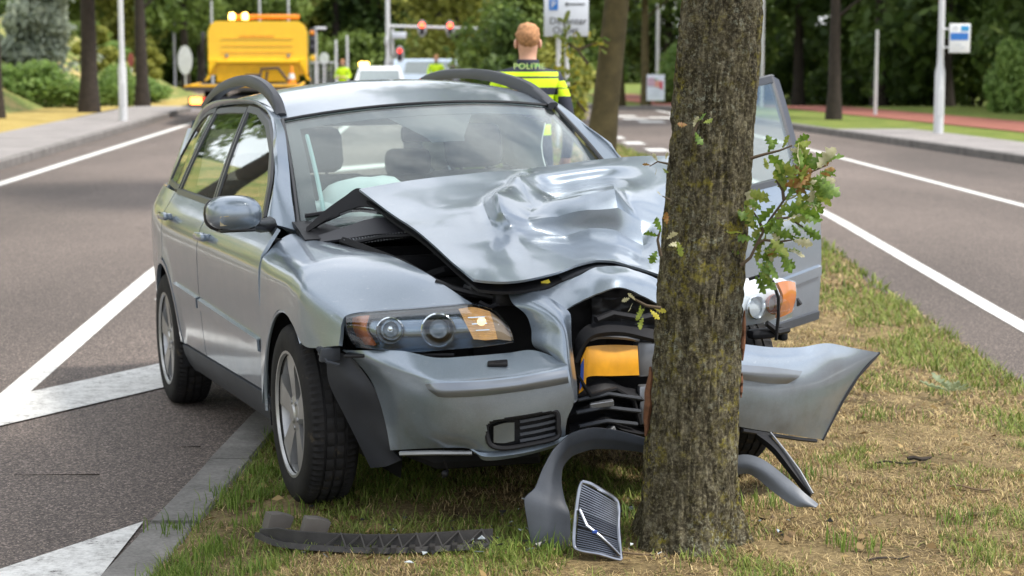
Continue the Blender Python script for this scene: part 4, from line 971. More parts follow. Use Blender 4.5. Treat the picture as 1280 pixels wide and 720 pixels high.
MB().tube([cx(928, 538, .72), cx(960, 543, .68), cx(1000, 549, .56), cx(1020, 551, .50)], .007, 6).build('undertray_edge', M_BLACKP, bump_l, True)
MB().tube([cx(1099, 441, .375), cx(1072, 471, .415), cx(1054, 500, .425), cx(1040, 526, .435), cx(1028, 550, .445)], .006, 6).build('arch_edge', M_BLACKP, bump_l, True)
# left headlight
LL = [[(905,352,.50),(935,350,.50),(960,350,.48),(985,349,.44),(995,352,.40)], [(905,372,.55),(935,372,.55),(960,371,.53),(985,370,.48),(996,371,.42)], [(905,392,.56),(935,393,.56),(960,391,.54),(982,388,.49),(993,386,.43)], [(905,410,.53),(935,410,.53),(958,407,.51),(978,402,.47),(990,397,.42)]]
net = np.array([[cx(*p) for p in r] for r in LL]); bk = net.copy(); bk[:, :, 0] -= .07
hl2 = netobj('headlight', bk, plain('lamp_housing_bright', (.55, .57, .60), .3, .1), car, 5, 5, .02, (0, .6, .4)); netobj('lens', net, M_LENS, hl2, 5, 5, .003, (0, .6, .4))
lampcup(943, 384, .475, .040, 'reflector', M_CHROME, hl2); lampcup(966, 380, .455, .036, 'reflector', M_AMBER, hl2, False)
lampslab('indicator', [[(972,353,.45),(984,351,.43),(994,353,.39)], [(979,372,.45),(987,371,.43),(995,371,.40)], [(972,398,.45),(982,394,.43),(990,390,.40)]], plain('amber_deep', (.42, .12, .012), .2, coat=1.0, emis=(1, .4, .05), es=.03), hl2, .05)
MB().tube([cx(936, 349, .56), cx(952, 344, .58), cx(966, 352, .60), cx(973, 372, .60), cx(973, 395, .58), cx(970, 425, .56)], .006, 6).tube([cx(958, 404, .5), cx(972, 415, .5), cx(985, 412, .48)], .012, 6).build('wiring_loom', M_BLACKP, car, True)
b = MB().box(cx(952, 417, .46), (.06, .10, .035), .015).box(cx(978, 417, .45), (.04, .03, .05), .01); b.build('headlight_bracket', M_BLACKP, car, True)
MB().prism([(0, 0), (.03, .012), (0, .03)], -.004, .004, 'y').xf(lambda p: tuple(np.array(p) + cx(997, 383, .42))).build('broken_clip', M_BLACKP, car)

# ---- door mirror
mi = MB().ball((0, 0, 0), 1, 26, 16); V = np.array(mi.v)
V = np.sign(V) * np.abs(V) ** .78; V *= np.array([.085, .10, .062]); V[:, 0] = np.where(V[:, 0] < 0, np.maximum(V[:, 0], -.035), V[:, 0]); V[:, 2] += -.12 * np.maximum(0, V[:, 1] * .3)
mi.v = [tuple(p + np.array([-.335, -.985, 1.01])) for p in V]; mir = mi.build('door_mirror', M_PAINT, car, True, 50)
mb = MB().ball((0, 0, 0), 1, 22, 12); V = np.array(mb.v); V = np.sign(V) * np.abs(V) ** .7; V *= np.array([.03, .103, .066]); mb.v = [tuple(p + np.array([-.372, -.985, 1.006])) for p in V]; mb.build('mirror_surround', M_TRIM, mir, True, 50)
MB().tube([(-.36, -.92, .965), (-.42, -.87, .955), (-.50, -.82, .955)], [.022, .026, .03], 8).box((-.36, -.975, .947), (.09, .13, .014), .005).build('mirror_foot', M_TRIM, mir, True, 50)
ind = [[cx(275,271,-.262), cx(286,270,-.252), cx(297,272,-.258)], [cx(275,283,-.272), cx(286,282,-.268), cx(297,279,-.268)]]
netobj('mirror_indicator', ind, plain('indicator_clear', (.55, .48, .34), .15, .2, coat=1.0), mir, 4, 3, .006, (-.4, -.98, 1.0))
# ---- wheels
def make_wheel(name, loc, side, rough=0):
    w = empty(name, loc); w.parent = car
    n = 160; prof = [(.205, -.085), (.215, -.098), (.245, -.105), (.285, -.103), (.304, -.092), (.312, -.078), (.3155, -.06), (.316, -.046), (.3085, -.045), (.3085, -.035), (.316, -.034), (.317, -.006), (.309, -.005), (.309, .005), (.317, .006), (.316, .034), (.3085, .035), (.3085, .045), (.316, .046), (.3155, .06), (.312, .078), (.304, .092), (.285, .103), (.245, .105), (.215, .098), (.205, .085)]
    V = []; m = len(prof)
    for k in range(n):
        a = 2 * math.pi * k / n
        for j, (r, h) in enumerate(prof):
            if k % 2 == 0 and r > .303 and abs(h) > .046: r -= .0065
            if (k + 2) % 4 == 0 and r > .31 and .005 < abs(h) < .036: r -= .006
            V.append((r * math.cos(a), h, r * math.sin(a)))
    F = [(k * m + i, ((k + 1) % n) * m + i, ((k + 1) % n) * m + i + 1, k * m + i + 1) for k in range(n) for i in range(m - 1)]
    V = [(p[0], p[1] * .86 - .0125 * -side, p[2]) for p in V]; b = MB(); b.add(V, F); b.build('tyre', M_TYRE, w, True, 30)
    s = side; rim = MB().lathe([(.207, s * .090), (.213, s * .099), (.222, s * .099), (.222, s * .092), (.205, s * .080), (.195, s * .04), (.19, -s * .06)], 48, axis='y')
    for k in range(5):
        a = 2 * math.pi * k / 5 + .3
        for da in (-.13, .13):
            c, sn = math.cos(a + da), math.sin(a + da); pts = []
            V = []
            for r, wd, dep in ((.045, .020, .078), (.11, .021, .083), (.17, .024, .088), (.206, .032, .086)):
                for e in (-1, 1):
                    for h in (dep, dep - .03):
                        V.append((r * c - e * wd * sn, s * h, r * sn + e * wd * c))
            F = []
            for q in range(3):
                o = q * 4; F += [(o, o + 2, o + 6, o + 4), (o, o + 4, o + 5, o + 1), (o + 2, o + 3, o + 7, o + 6), (o + 1, o + 5, o + 7, o + 3)]
            rim.add(V, F)
    rim.lathe([(.001, s * .090), (.028, s * .090), (.034, s * .084), (.062, s * .080), (.066, s * .055), (.066, 0)], 24, axis='y')
    for k in range(5):
        a = 2 * math.pi * k / 5 + .93; rim.lathe([(.001, s * .086), (.009, s * .086), (.009, s * .07)], 8, (.048 * math.cos(a), 0, .048 * math.sin(a)), 'y')
    rim.build('rim', M_ALLOY, w, True, 35)
    MB().lathe([(.001, -s * .02), (.150, -s * .02), (.150, -s * .035), (.001, -s * .035)], 32, axis='y').build('brake_disc', plain('brake_iron', (.09, .085, .08), .5, .6, var=.3), w, True, 30)
    MB().lathe([(.001, -s * .06), (.205, -s * .06), (.205, -s * .065), (.001, -s * .065)], 32, axis='y').build('wheel_back', M_DARK, w)
    return w
make_wheel('wheel', (0, -.785, .316), -1); make_wheel('wheel', (-2.64, -.785, .316), -1)
make_wheel('wheel', (-2.64, .785, .316), 1); make_wheel('wheel', (.02, .765, .316), 1)
# ================================================================== TREES AND SHRUBS
def mat_bark(name, dark, mid, light, moss, moss_amt):
    m, nt, b, _ = _ntree(name)
    n1 = noise(nt, 30, 6, 0.7, vec_scale=(1, 1, .5)); n2 = noise(nt, 95, 4, 0.75); n3 = noise(nt, 5.5, 5, 0.7); n4 = noise(nt, 34, 5, 0.75); n5 = noise(nt, 48, 3, .8)
    c = ramp(nt, mixc(nt, .45, n1, n2), [(0.38, dark), (0.49, mid), (0.60, light)])
    c = mixc(nt, ramp(nt, n2, [(0.52, 0.0), (0.66, 0.55)]), c, tuple(k * 1.7 for k in light))
    lk = nt.nodes.new('ShaderNodeMath'); lk.operation = 'MULTIPLY'
    nt.links.new(ramp(nt, n3, [(0.47, 0.06), (0.68, 1.0)]), lk.inputs[0]); nt.links.new(ramp(nt, n4, [(0.53 - moss_amt * .1, 0.0), (0.62, 1.0)]), lk.inputs[1])
    c = mixc(nt, lk.outputs[0], c, moss)
    gl = nt.nodes.new('ShaderNodeMath'); gl.operation = 'MULTIPLY'
    nt.links.new(ramp(nt, noise(nt, 3.4, 4, .6), [(0.48, 0.15), (0.64, 1.0)]), gl.inputs[0]); nt.links.new(ramp(nt, n5, [(0.56, 0.0), (0.63, .8)]), gl.inputs[1])
    c = mixc(nt, gl.outputs[0], c, (.26, .27, .21))
    nt.links.new(c, b.inputs['Base Color']); b.inputs['Roughness'].default_value = 0.95; b.inputs['Specular IOR Level'].default_value = 0.12
    bump(nt, b, mixc(nt, .5, n1, n2), 0.9, 0.014); return m
M_BARK = mat_bark('oak_bark', (.014, .012, .008), (.055, .047, .030), (.135, .120, .080), (.25, .215, .030), .4)
M_BARKF = plain('dark_bark', (.032, .024, .018), .95, var=.45, vs=9)
M_BARKG = plain('mossy_bark', (.095, .075, .032), .95, var=.4, vs=7)
def mat_leaf(name, dark, light):
    m, nt, b, out = _ntree(name)
    a = nt.nodes.new('ShaderNodeAttribute'); a.attribute_name = 'rnd'
    c = ramp(nt, a.outputs['Fac'], [(0.0, dark), (0.6, lerp(dark, light, .5).tolist()), (1.0, light)])
    nt.links.new(c, b.inputs['Base Color']); b.inputs['Roughness'].default_value = 0.55; b.inputs['Specular IOR Level'].default_value = 0.3
    tl = nt.nodes.new('ShaderNodeBsdfTranslucent'); nt.links.new(c, tl.inputs[0]); mx = nt.nodes.new('ShaderNodeMixShader'); mx.inputs[0].default_value = 0.45
    nt.links.new(b.outputs[0], mx.inputs[1]); nt.links.new(tl.outputs[0], mx.inputs[2]); nt.links.new(mx.outputs[0], out.inputs[0]); return m
L_OAK = mat_leaf('oak_leaves', (.070, .115, .020), (.29, .36, .065))
L_DARK = mat_leaf('dark_leaves', (.030, .062, .016), (.150, .225, .048))
L_MID = mat_leaf('mid_leaves', (.065, .115, .025), (.29, .38, .085))
L_YEL = mat_leaf('yellow_green_leaves', (.15, .18, .030), (.52, .50, .11))
L_GREY = mat_leaf('grey_willow_leaves', (.24, .29, .22), (.66, .70, .58))
L_BRIGHT = mat_leaf('bright_leaves', (.11, .20, .045), (.40, .54, .15))
def leaf_cloud(name, blobs, n, size, mat, seed, shell=.55, droop=0.0):
    """thousands of leaf sprays spread through a crown made of uneven lobes"""
    g = np.random.default_rng(seed); B = np.array(blobs, float); vol = B[:, 3] ** 2.2; k = g.choice(len(B), n, p=vol / vol.sum())
    d = g.normal(0, 1, (n, 3)); d /= np.linalg.norm(d, axis=1)[:, None]; rad = g.uniform(0, 1, n) ** (shell); P = B[k, :3] + d * (B[k, 3] * rad)[:, None] * np.array([1, 1, .85])
    P += .30 * B[k, 3][:, None] * (np.c_[vnoise(P * .9, seed), vnoise(P * .9 + 9, seed + 1), vnoise(P * .9 + 17, seed + 2)] - .5)
    gap = fbm(P * .8 + seed, seed + 5); keep = gap < .56; P, d = P[keep], d[keep]; n = len(P)
    up = np.array([0, 0, 1]); N = d * .6 + g.normal(0, .6, (n, 3)) + up * .5; N /= np.linalg.norm(N, axis=1)[:, None]
    T = np.cross(N, g.normal(0, 1, (n, 3))); T /= np.linalg.norm(T, axis=1)[:, None]; T[:, 2] -= droop; T /= np.linalg.norm(T, axis=1)[:, None]; Bn = np.cross(N, T)
    s = size * g.uniform(.55, 1.35, n)[:, None]; a = .5 * s * T; b = .30 * s * Bn
    V = np.stack([P - a, P - a * .25 + b, P + a * .35 + b * .8, P + a, P + a * .3 - b * .85, P - a * .3 - b], 1).reshape(-1, 3)
    q = np.arange(n)[:, None] * 6; F = np.concatenate([q + [0, 1, 2, 3], q + [0, 3, 4, 5]], 1).reshape(-1, 4)
    me = fast_mesh(name, V, F, mat); r = np.clip(.5 * g.uniform(0, 1, n) + .9 * (fbm(P * .7 + 3, seed + 8) - .22), 0, 1)
    at_ = me.attributes.new('rnd', 'FLOAT', 'POINT'); at_.data.foreach_set('value', np.repeat(r, 6).astype(np.float32)); return me
def crown_blobs(seed, cx_, cy_, z0, z1, rad, n=14):
    g = random.Random(seed); out = []
    for i in range(n):
        t = (i + .5) / n; z = z0 + (z1 - z0) * t; rr = rad * (math.sin(math.pi * min(1, .18 + t * .82)) ** .6); a = g.uniform(0, 6.28); q = g.uniform(.25, .75) * rr
        out.append((cx_ + q * math.cos(a), cy_ + q * math.sin(a), z, rad * g.uniform(.36, .58)))
    return out
def trunk_mb(h, r0, r1, lean=(0, 0), limbs=6, seed=1, zl=.45, spread=1.6):
    g = random.Random(seed); b = MB(); pts = []; rr = []
    for i in range(9):
        t = i / 8; pts.append((lean[0] * t + g.uniform(-.03, .03) * h * .06, lean[1] * t + g.uniform(-.03, .03) * h * .06, -.1 + t * (h + .1))); rr.append((r0 + (r1 - r0) * t) * (1.35 if i == 0 else 1))
    b.tube(pts, rr, 10)
    for k in range(limbs):
        t = zl + (.95 - zl) * k / max(1, limbs - 1); p = np.array(pts[int(t * 8)]); a = g.uniform(0, 6.28); L = spread * g.uniform(.6, 1.1)
        b.tube([p, p + [math.cos(a) * L * .4, math.sin(a) * L * .4, L * .35], p + [math.cos(a) * L, math.sin(a) * L, L * .75]], [r1 * .8, r1 * .55, r1 * .2], 6)
    return b
# reusable crowns
CR = {}
def crown_kind(key, mat, seed, z0, z1, rad, n, size, nb=14):
    CR[key] = leaf_cloud('crown', crown_blobs(seed, 0, 0, z0, z1, rad, nb), n, size, mat, seed); return CR[key]
crown_kind('oak', L_OAK, 3, 3.3, 9.0, 3.2, 9000, .30); crown_kind('oak2', L_MID, 4, 3.0, 9.5, 3.4, 9000, .32)
crown_kind('dark', L_DARK, 5, 1.4, 11, 3.3, 10000, .34); crown_kind('dark2', L_DARK, 6, 2.2, 12, 3.6, 10000, .36)
crown_kind('mid', L_MID, 7, 1.8, 10.5, 3.3, 9000, .34); crown_kind('yel', L_YEL, 8, 2.2, 9.5, 3.0, 8000, .32)
CR['bush'] = leaf_cloud('foliage', [(0, 0, .6, .8), (.6, .2, .8, .7), (-.6, -.1, .7, .75), (.1, .4, 1.3, .7), (-.3, .1, 1.6, .5), (.9, -.3, .5, .5)], 4200, .17, L_MID, 21)
CR['bush_dark'] = leaf_cloud('foliage', [(0, 0, .7, .9), (.7, .2, .9, .8), (-.7, -.1, .8, .85), (.1, .4, 1.6, .8), (-.3, .1, 2.1, .6)], 4200, .2, L_DARK, 22)
CR['bush_bright'] = leaf_cloud('foliage', [(0, 0, .5, .9), (.9, .1, .6, .8), (-.9, -.1, .6, .8), (.3, .2, 1.2, .7), (-.5, .1, 1.1, .6), (1.4, 0, .4, .5), (-1.5, 0, .4, .5)], 7000, .15, L_BRIGHT, 23)
CR['bush_grey'] = leaf_cloud('foliage', [(0, 0, .9, 1.0), (.9, .1, 1.1, .9), (-.9, -.1, 1.0, .9), (.3, .2, 2.0, .9), (-.5, .1, 2.2, .8), (.6, .1, 2.8, .6), (-.2, 0, 3.1, .6)], 8000, .22, L_GREY, 24, droop=.5)
CR['bush_yel'] = leaf_cloud('foliage', [(0, 0, .7, .8), (.5, .2, 1.4, .7), (-.4, -.1, 1.8, .7), (.1, .1, 2.5, .6), (.2, 0, 3.1, .5)], 4500, .2, L_YEL, 25)
TR = {}
for key, (h, r0, r1, m) in dict(slim=(7.5, .19, .06, M_BARKF), mid=(8.5, .24, .07, M_BARKF), mossy=(8, .15, .06, M_BARKG)).items():
    TR[key] = trunk_mb(h, r0, r1, (.15, .1), 7, len(key) + 2).build('trunk', m, None, True)
    me = TR[key].data; bpy.data.objects.remove(TR[key]); TR[key] = me
def tree(name, label, x, y, crown, trunk, s=1.0, rz=0.0, group=None, z=0.0, cs=None, cz=0.0):
    t = empty(name, (x, y, z + float(dip(y))), (0, 0, rz)); tag(t, label, 'tree', group)
    a = link('trunk', TR[trunk], t); a.scale = (s, s, s); c = link('crown', CR[crown], t); cs = cs or s; c.scale = (cs, cs, cs); c.location = (0, 0, cz); return t
def bush(name, label, x, y, kind, s=(1, 1, 1), rz=0.0, group=None, z=0.0, cat='shrub'):
    t = empty(name, (x, y, z + float(dip(y))), (0, 0, rz)); tag(t, label, cat, group); c = link('foliage', CR[kind], t); c.scale = s
    b = MB()
    for k in range(4): b.tube([(.1 * math.cos(k * 1.6), .1 * math.sin(k * 1.6), -.1), (.4 * math.cos(k * 1.6) * s[0], .4 * math.sin(k * 1.6) * s[0], .7 * s[2])], [.03, .012], 5)
    b.build('stem', M_BARKF, t, True); return t

# ---- the oak the car has hit
oak = empty('oak_tree', (.57, 5.83, .10)); tag(oak, 'mossy oak trunk in front of the crashed car with leafy sprouts', 'tree')
nA, nZ = 220, 520; zz = np.concatenate([np.linspace(-.08, 2.4, 420), np.linspace(2.41, 5.2, 100)]); aa = np.linspace(0, 2 * np.pi, nA, endpoint=False)
A, Z = np.meshgrid(aa, zz); rad = np.interp(Z, [-.08, .0, .06, .14, .30, .8, 1.7, 5.2], [.225, .200, .180, .165, .152, .141, .130, .10])
flare = np.clip(.30 - Z, 0, .3) / .3; rad = rad + .05 * flare ** 2 * (np.sin(A * 3 + .6) * .5 + np.sin(A * 5 + 2) * .4)
ca, sa = np.cos(A), np.sin(A); P = np.c_[(ca * 26 * .14).ravel(), (sa * 26 * .14).ravel(), (Z * 7).ravel()]
w = fbm(P * .35, 80) * 2.2; P2 = P * np.array([2.3, 2.3, 1.05]) + np.c_[w, w, w * .6]
rid = 1 - np.abs(2 * vnoise(P2, 81) - 1); rid2 = 1 - np.abs(2 * vnoise(P2 * 2.3 + 5, 82) - 1); fine = fbm(P * 6, 84, 3)
disp = -.010 * rid ** 3.0 - .0065 * rid2 ** 3 + .011 * (fine - .45) + .012 * (fbm(P * .5, 90) - .47)
rad = rad + disp.reshape(rad.shape) * np.where(Z > 2.4, 1.0, 1.0)
lx = np.interp(Z, [-.08, .3, .8, 1.75, 5.2], [-.008, .0, .022, .083, .30]); V = np.c_[(lx + rad * ca).ravel(), (rad * sa).ravel(), Z.ravel()]
k = np.arange(nZ - 1)[:, None] * nA; j = np.arange(nA); F = np.stack([k + j, k + (j + 1) % nA, k + nA + (j + 1) % nA, k + nA + j], -1).reshape(-1, 4)
link('trunk', fast_mesh('trunk', V, F, M_BARK, None, True), oak)
b = MB(); g_ = random.Random(3)
for kk in range(9):
    a = kk * .7 + g_.uniform(-.2, .2); z0 = 3.2 + kk * .22; L = g_.uniform(1.6, 2.8); p = np.array([.17 + (z0 - 3) * .04, 0, z0])
    b.tube([p, p + [math.cos(a) * L * .4, math.sin(a) * L * .4, L * .45], p + [math.cos(a) * L, math.sin(a) * L, L * 1.1]], [.055, .035, .012], 7)
b.build('limb', M_BARKF, oak, True)
link('crown', leaf_cloud('crown', [(.2 + 2.0 * math.cos(i * 2.4) * (.5 + (i % 3) * .3), 2.0 * math.sin(i * 2.4) * (.5 + (i % 3) * .3), 4.6 + i * .33, .85) for i in range(13)], 9500, .18, L_OAK, 77), oak)
# torn bark on both edges of the trunk
M_TORN = plain('torn_wood', (.13, .055, .025), .9, var=.5, vs=40, bmp=.5)
for (ang, z0, z1, wv) in [(3.30, .38, .60, .012), (-.10, .62, .78, .007), (-.06, .50, .58, .005)]:
    pts = []; b = MB()
    for i in range(9):
        z = z0 + (z1 - z0) * i / 8; r = float(np.interp(z, [-.08, .0, .06, .14, .30, .8, 1.7], [.225, .200, .180, .165, .152, .141, .130])) + .001; l = float(np.interp(z, [.3, .8, 1.75], [0, .022, .083]))
        a = ang + .05 * math.sin(i * 2.1); pts.append((l + r * math.cos(a), r * math.sin(a), z))
    b.tube(pts, [wv * (.25 + .9 * math.sin(math.pi * (i + .3) / 8.6)) for i in range(9)], 6); b.build('torn_bark', M_TORN, oak, True)
# lobed oak leaves on twigs
def oak_leaf_mesh(seed, mat):
    g = random.Random(seed); half = [(0, .004), (.10, .006), (.20, .10), (.27, .055), (.38, .17), (.46, .085), (.58, .24), (.66, .12), (.78, .22), (.84, .11), (.93, .10), (1.0, .015)]
    V = []; n = len(half); cv = g.uniform(-.25, .25); fold = g.uniform(.15, .5)
    for (t, w) in half:
        z = cv * t * t + .03 * math.sin(t * 9 + seed)
        w *= g.uniform(.85, 1.15); V += [(t, -w, z + fold * w), (t, 0, z), (t, w, z + fold * w)]
    F = []
    for i in range(n - 1): F += [(3 * i, 3 * i + 1, 3 * i + 4, 3 * i + 3), (3 * i + 1, 3 * i + 2, 3 * i + 5, 3 * i + 4)]
    return mesh('leaf', V, F, mat, True)
def mat_sleaf(name, c, c2):
    m, nt, b, out = _ntree(name); cc = ramp(nt, noise(nt, 4, 5, .7), [(.35, c), (.65, c2)])
    nt.links.new(cc, b.inputs['Base Color']); b.inputs['Roughness'].default_value = .5; tl = nt.nodes.new('ShaderNodeBsdfTranslucent'); nt.links.new(cc, tl.inputs[0])
    mx = nt.nodes.new('ShaderNodeMixShader'); mx.inputs[0].default_value = .35; nt.links.new(b.outputs[0], mx.inputs[1]); nt.links.new(tl.outputs[0], mx.inputs[2]); nt.links.new(mx.outputs[0], out.inputs[0]); return m
LEAFM = [mat_sleaf('sprout_green', (.055, .120, .012), (.17, .27, .035)), mat_sleaf('sprout_light', (.16, .22, .03), (.30, .34, .07)), mat_sleaf('sprout_pale', (.34, .33, .16), (.52, .49, .32)), mat_sleaf('sprout_rust', (.24, .08, .03), (.34, .22, .06)), mat_sleaf('sprout_yellow', (.45, .36, .02), (.50, .46, .05))]
LEAVES = [[oak_leaf_mesh(i * 7 + k, m) for k in range(4)] for i, m in enumerate(LEAFM)]
M_TWIG = plain('twig', (.07, .05, .03), .9, var=.3)
def sprout(paths, leaves, seed, parent=oak, org=(.57, 5.83, .10), Y=5.75, thick=.004):
    """paths: twigs as photo polylines with depth; leaves: (px, py, length px, angle deg, kind)"""
    g = random.Random(seed); b = MB(); o = np.array(org)
    for pth in paths: b.tube([at(p[0], p[1], p[2] if len(p) > 2 else Y) - o for p in pth], [thick * (1.5 - .9 * i / max(1, len(pth) - 1)) for i in range(len(pth))], 6)
    tw = b.build('twig', M_TWIG, parent, True)
    for (px, py, L, ang, kind) in leaves:
        yy = Y + g.uniform(-.05, .05); p = at(px, py, yy) - o; l = L * yy / FPX
        me = LEAVES[kind][g.randrange(4)]; q = link('leaf', me, tw); q.location = p; q.scale = (l, l * g.uniform(1.0, 1.35), l)
        q.rotation_euler = (Matrix.Rotation(-R(ang), 3, 'Y') @ Matrix.Rotation(R(-90 + g.uniform(-50, 50)) if g.random() < .8 else R(g.uniform(-30, 30)), 3, 'X') @ Matrix.Rotation(R(g.uniform(-25, 25)), 3, 'Z')).to_euler()
g = random.Random(17); lv = []
main = [(926, 332), (938, 322), (946, 305), (962, 275), (980, 250), (1000, 228), (1016, 214), (1030, 208)]
for i in range(105):
    t = g.uniform(.12, .95) * (len(main) - 1); k = int(t); a, c = main[k], main[k + 1]; x = a[0] + (c[0] - a[0]) * (t - k); y = a[1] + (c[1] - a[1]) * (t - k)
    sp_r = 34 * (1 - abs(t / 7 - .45) * 1.2); dx, dy = g.uniform(-.75, 1.0) * sp_r, g.uniform(-.8, 1.15) * sp_r
    if x + dx < 934 and g.random() < .7: dx = abs(dx)
    kd = g.choices([0, 1, 2, 3], [7, 4.5, 1.3, .15 + (2.5 if t > 6 else 0)])[0]
    lv.append((x + dx * .8, y + dy * .8, g.uniform(20, 38), math.degrees(math.atan2(-dy, dx)) + g.uniform(-30, 30), kd))
lv += [(1000, 228, 34, 75, 0), (985, 240, 32, 110, 1), (1030, 212, 14, 20, 3), (1028, 210, 12, 60, 3), (1024, 216, 14, -20, 3), (975, 320, 26, -60, 0), (960, 325, 24, -80, 1), (990, 300, 26, -10, 2), (985, 312, 24, -30, 2), (1003, 285, 26, -20, 0), (945, 300, 26, 170, 0), (938, 275, 22, 120, 0), (930, 290, 22, 180, 1)]
sprout([main, [(946, 305), (955, 300), (975, 302), (990, 300)], [(962, 275), (985, 272), (1004, 284)], [(980, 250), (978, 238), (970, 225)], [(955, 290), (948, 275), (940, 262)]], lv, 5, Y=5.72)
sprout([[(938, 198), (955, 193), (975, 188), (990, 182)]], [(958, 192, 22, 70, 0), (968, 189, 22, 100, 0), (978, 187, 20, 60, 1), (990, 182, 24, 20, 1), (992, 180, 22, 45, 0), (986, 186, 18, -20, 2), (1000, 195, 18, -70, 4), (955, 196, 16, -80, 1)], 6, Y=5.74)
sprout([[(826, 320), (822, 300), (826, 285)]], [(828, 292, 24, 100, 0), (826, 296, 22, 150, 0), (822, 312, 20, 220, 0), (832, 300, 18, 30, 2), (834, 282, 18, 80, 3), (834, 308, 18, 5, 2), (846, 300, 22, -80, 1)], 7, Y=5.68)
sprout([[(826, 385), (808, 382), (795, 375), (786, 370)]], [(795, 376, 14, 130, 2), (788, 372, 12, 200, 2), (800, 380, 16, -90, 1), (806, 384, 20, -110, 1), (812, 386, 18, -70, 4), (816, 384, 18, 0, 4), (792, 378, 14, 230, 2), (804, 395, 18, -100, 1)], 8, Y=5.70)
sprout([[(866, 170), (870, 158), (874, 150)]], [(866, 160, 16, 60, 2), (870, 154, 18, 30, 0), (868, 164, 20, -80, 0), (860, 156, 14, 160, 3), (878, 154, 14, 10, 1)], 9, Y=5.66)
sprout([[(838, 250), (828, 245)]], [(828, 245, 9, 140, 2)], 11, Y=5.72, thick=.0025)
sprout([[(836, 205), (822, 202), (812, 208)]], [(822, 202, 12, 120, 2), (814, 206, 11, 200, 3), (820, 208, 11, -90, 2), (832, 200, 10, 60, 2), (828, 210, 10, -60, 1)], 10, Y=5.72, thick=.0025)

# ---- second oak on the median, and further ones
t2 = empty('oak_tree', (.93, 21.0, .08)); tag(t2, 'second oak of the median, brown trunk right of the parking sign', 'tree')
trunk_mb(8.5, .165, .07, (.9, .1), 8, 5, .42, 2.2).build('trunk', M_BARKG, t2, True); c = link('crown', CR['oak'], t2); c.location = (.5, 0, .2)
g = random.Random(2); lv = [(705 + g.uniform(-5, 5), y, 13, 90 + g.uniform(-50, 50), 1) for y in (54, 50, 46, 42, 38, 35, 32, 29, 26, 24)]
for i in range(36): lv.append((g.uniform(700, 756), g.uniform(44, 66), 11, g.uniform(0, 360), g.choice([0, 1, 1, 4])))
sprout([[(735, 80), (722, 62), (707, 52), (705, 28)], [(722, 62), (738, 56), (752, 52)]], lv, 12, t2, (.93, 21.0, .08), 20.8, .012)
lv = [(g.uniform(690, 728), g.uniform(76, 130), 11, g.uniform(0, 360), g.choice([0, 1, 4, 1])) for i in range(70)]
sprout([[(732, 140), (712, 115), (700, 95)], [(712, 115), (722, 100)]], lv, 13, t2, (.93, 21.0, .08), 20.9, .012)
GM = 'oaks along the median'
# ---- left roadside trees (one colour of trunk each its own place)
tree('roadside_tree', 'thick dark roadside trunk just left of the near lamp post', -10.7, 47.3, 'oak2', 'mid', 1.0, .3, cz=2.6, cs=.8)
tree('roadside_tree', 'dark roadside trunk between lamp post and tow truck', -10.9, 55.2, 'oak', 'slim', 1.05, 1.3, cz=2.4, cs=.8)
tree('roadside_tree', 'slim forked trunk close behind the left edge of the tow truck', -14.6, 84, 'oak2', 'slim', 1.1, 2.3, cz=.6)
tree('roadside_tree', 'trunk cut by the left edge of the picture', -11.9, 43.2, 'oak', 'slim', .9, 4.0, cz=2.6, cs=.75)
bush('willow_shrub', 'tall grey green willow shrub left of the thick roadside trunk', -14.5, 58, 'bush_grey', (1.0, 1.0, 1.05), .4, z=.55)
bush('roadside_shrub', 'broad bright green bush at the left edge below the willow shrub', -13.3, 51, 'bush_bright', (1.05, 1, .72), .1, z=.15)
bush('roadside_shrub', 'green bush between the two dark roadside trunks', -12.6, 60, 'bush_bright', (.6, .8, .75), 1.1, z=.2)
bush('roadside_shrub', 'low green bush right of the second dark trunk', -13.6, 70, 'bush_bright', (.8, .8, .5), 2.1, z=.2)
bush('roadside_shrub', 'dark leafy shrub at the top left corner', -17.6, 62, 'bush_dark', (1.0, 1, .6), 2.1, z=2.9)
bush('roadside_shrub', 'yellowish shrub high on the bank behind the near lamp post', -19.2, 74, 'bush_yel', (1.1, .9, .6), .7, z=3.0)

for i, (x, y, kd, lab) in enumerate([(-15.6, 70, 'bush_yel', 'golden shrub low on the bank right of the willow shrub'), (-16.6, 78, 'bush_bright', 'green shrub halfway up the bank behind the lamp post'), (-18.0, 80, 'bush', 'dark green shrub near the top of the bank'), (-15.3, 79, 'bush_yel', 'pale golden shrub on the bank behind the second dark trunk'), (-17.3, 72, 'bush', 'rounded green shrub on the upper bank between trunks'), (-19.8, 70, 'bush_bright', 'bright shrub on top of the bank at far left')]):
    bush('bank_shrub', lab, x, y, kd, (.8, .7, .5), i * 1.3, z=float(bank_h(np.array([x]), np.array([float(y)]))[0]) - .05 - float(dip(y)))
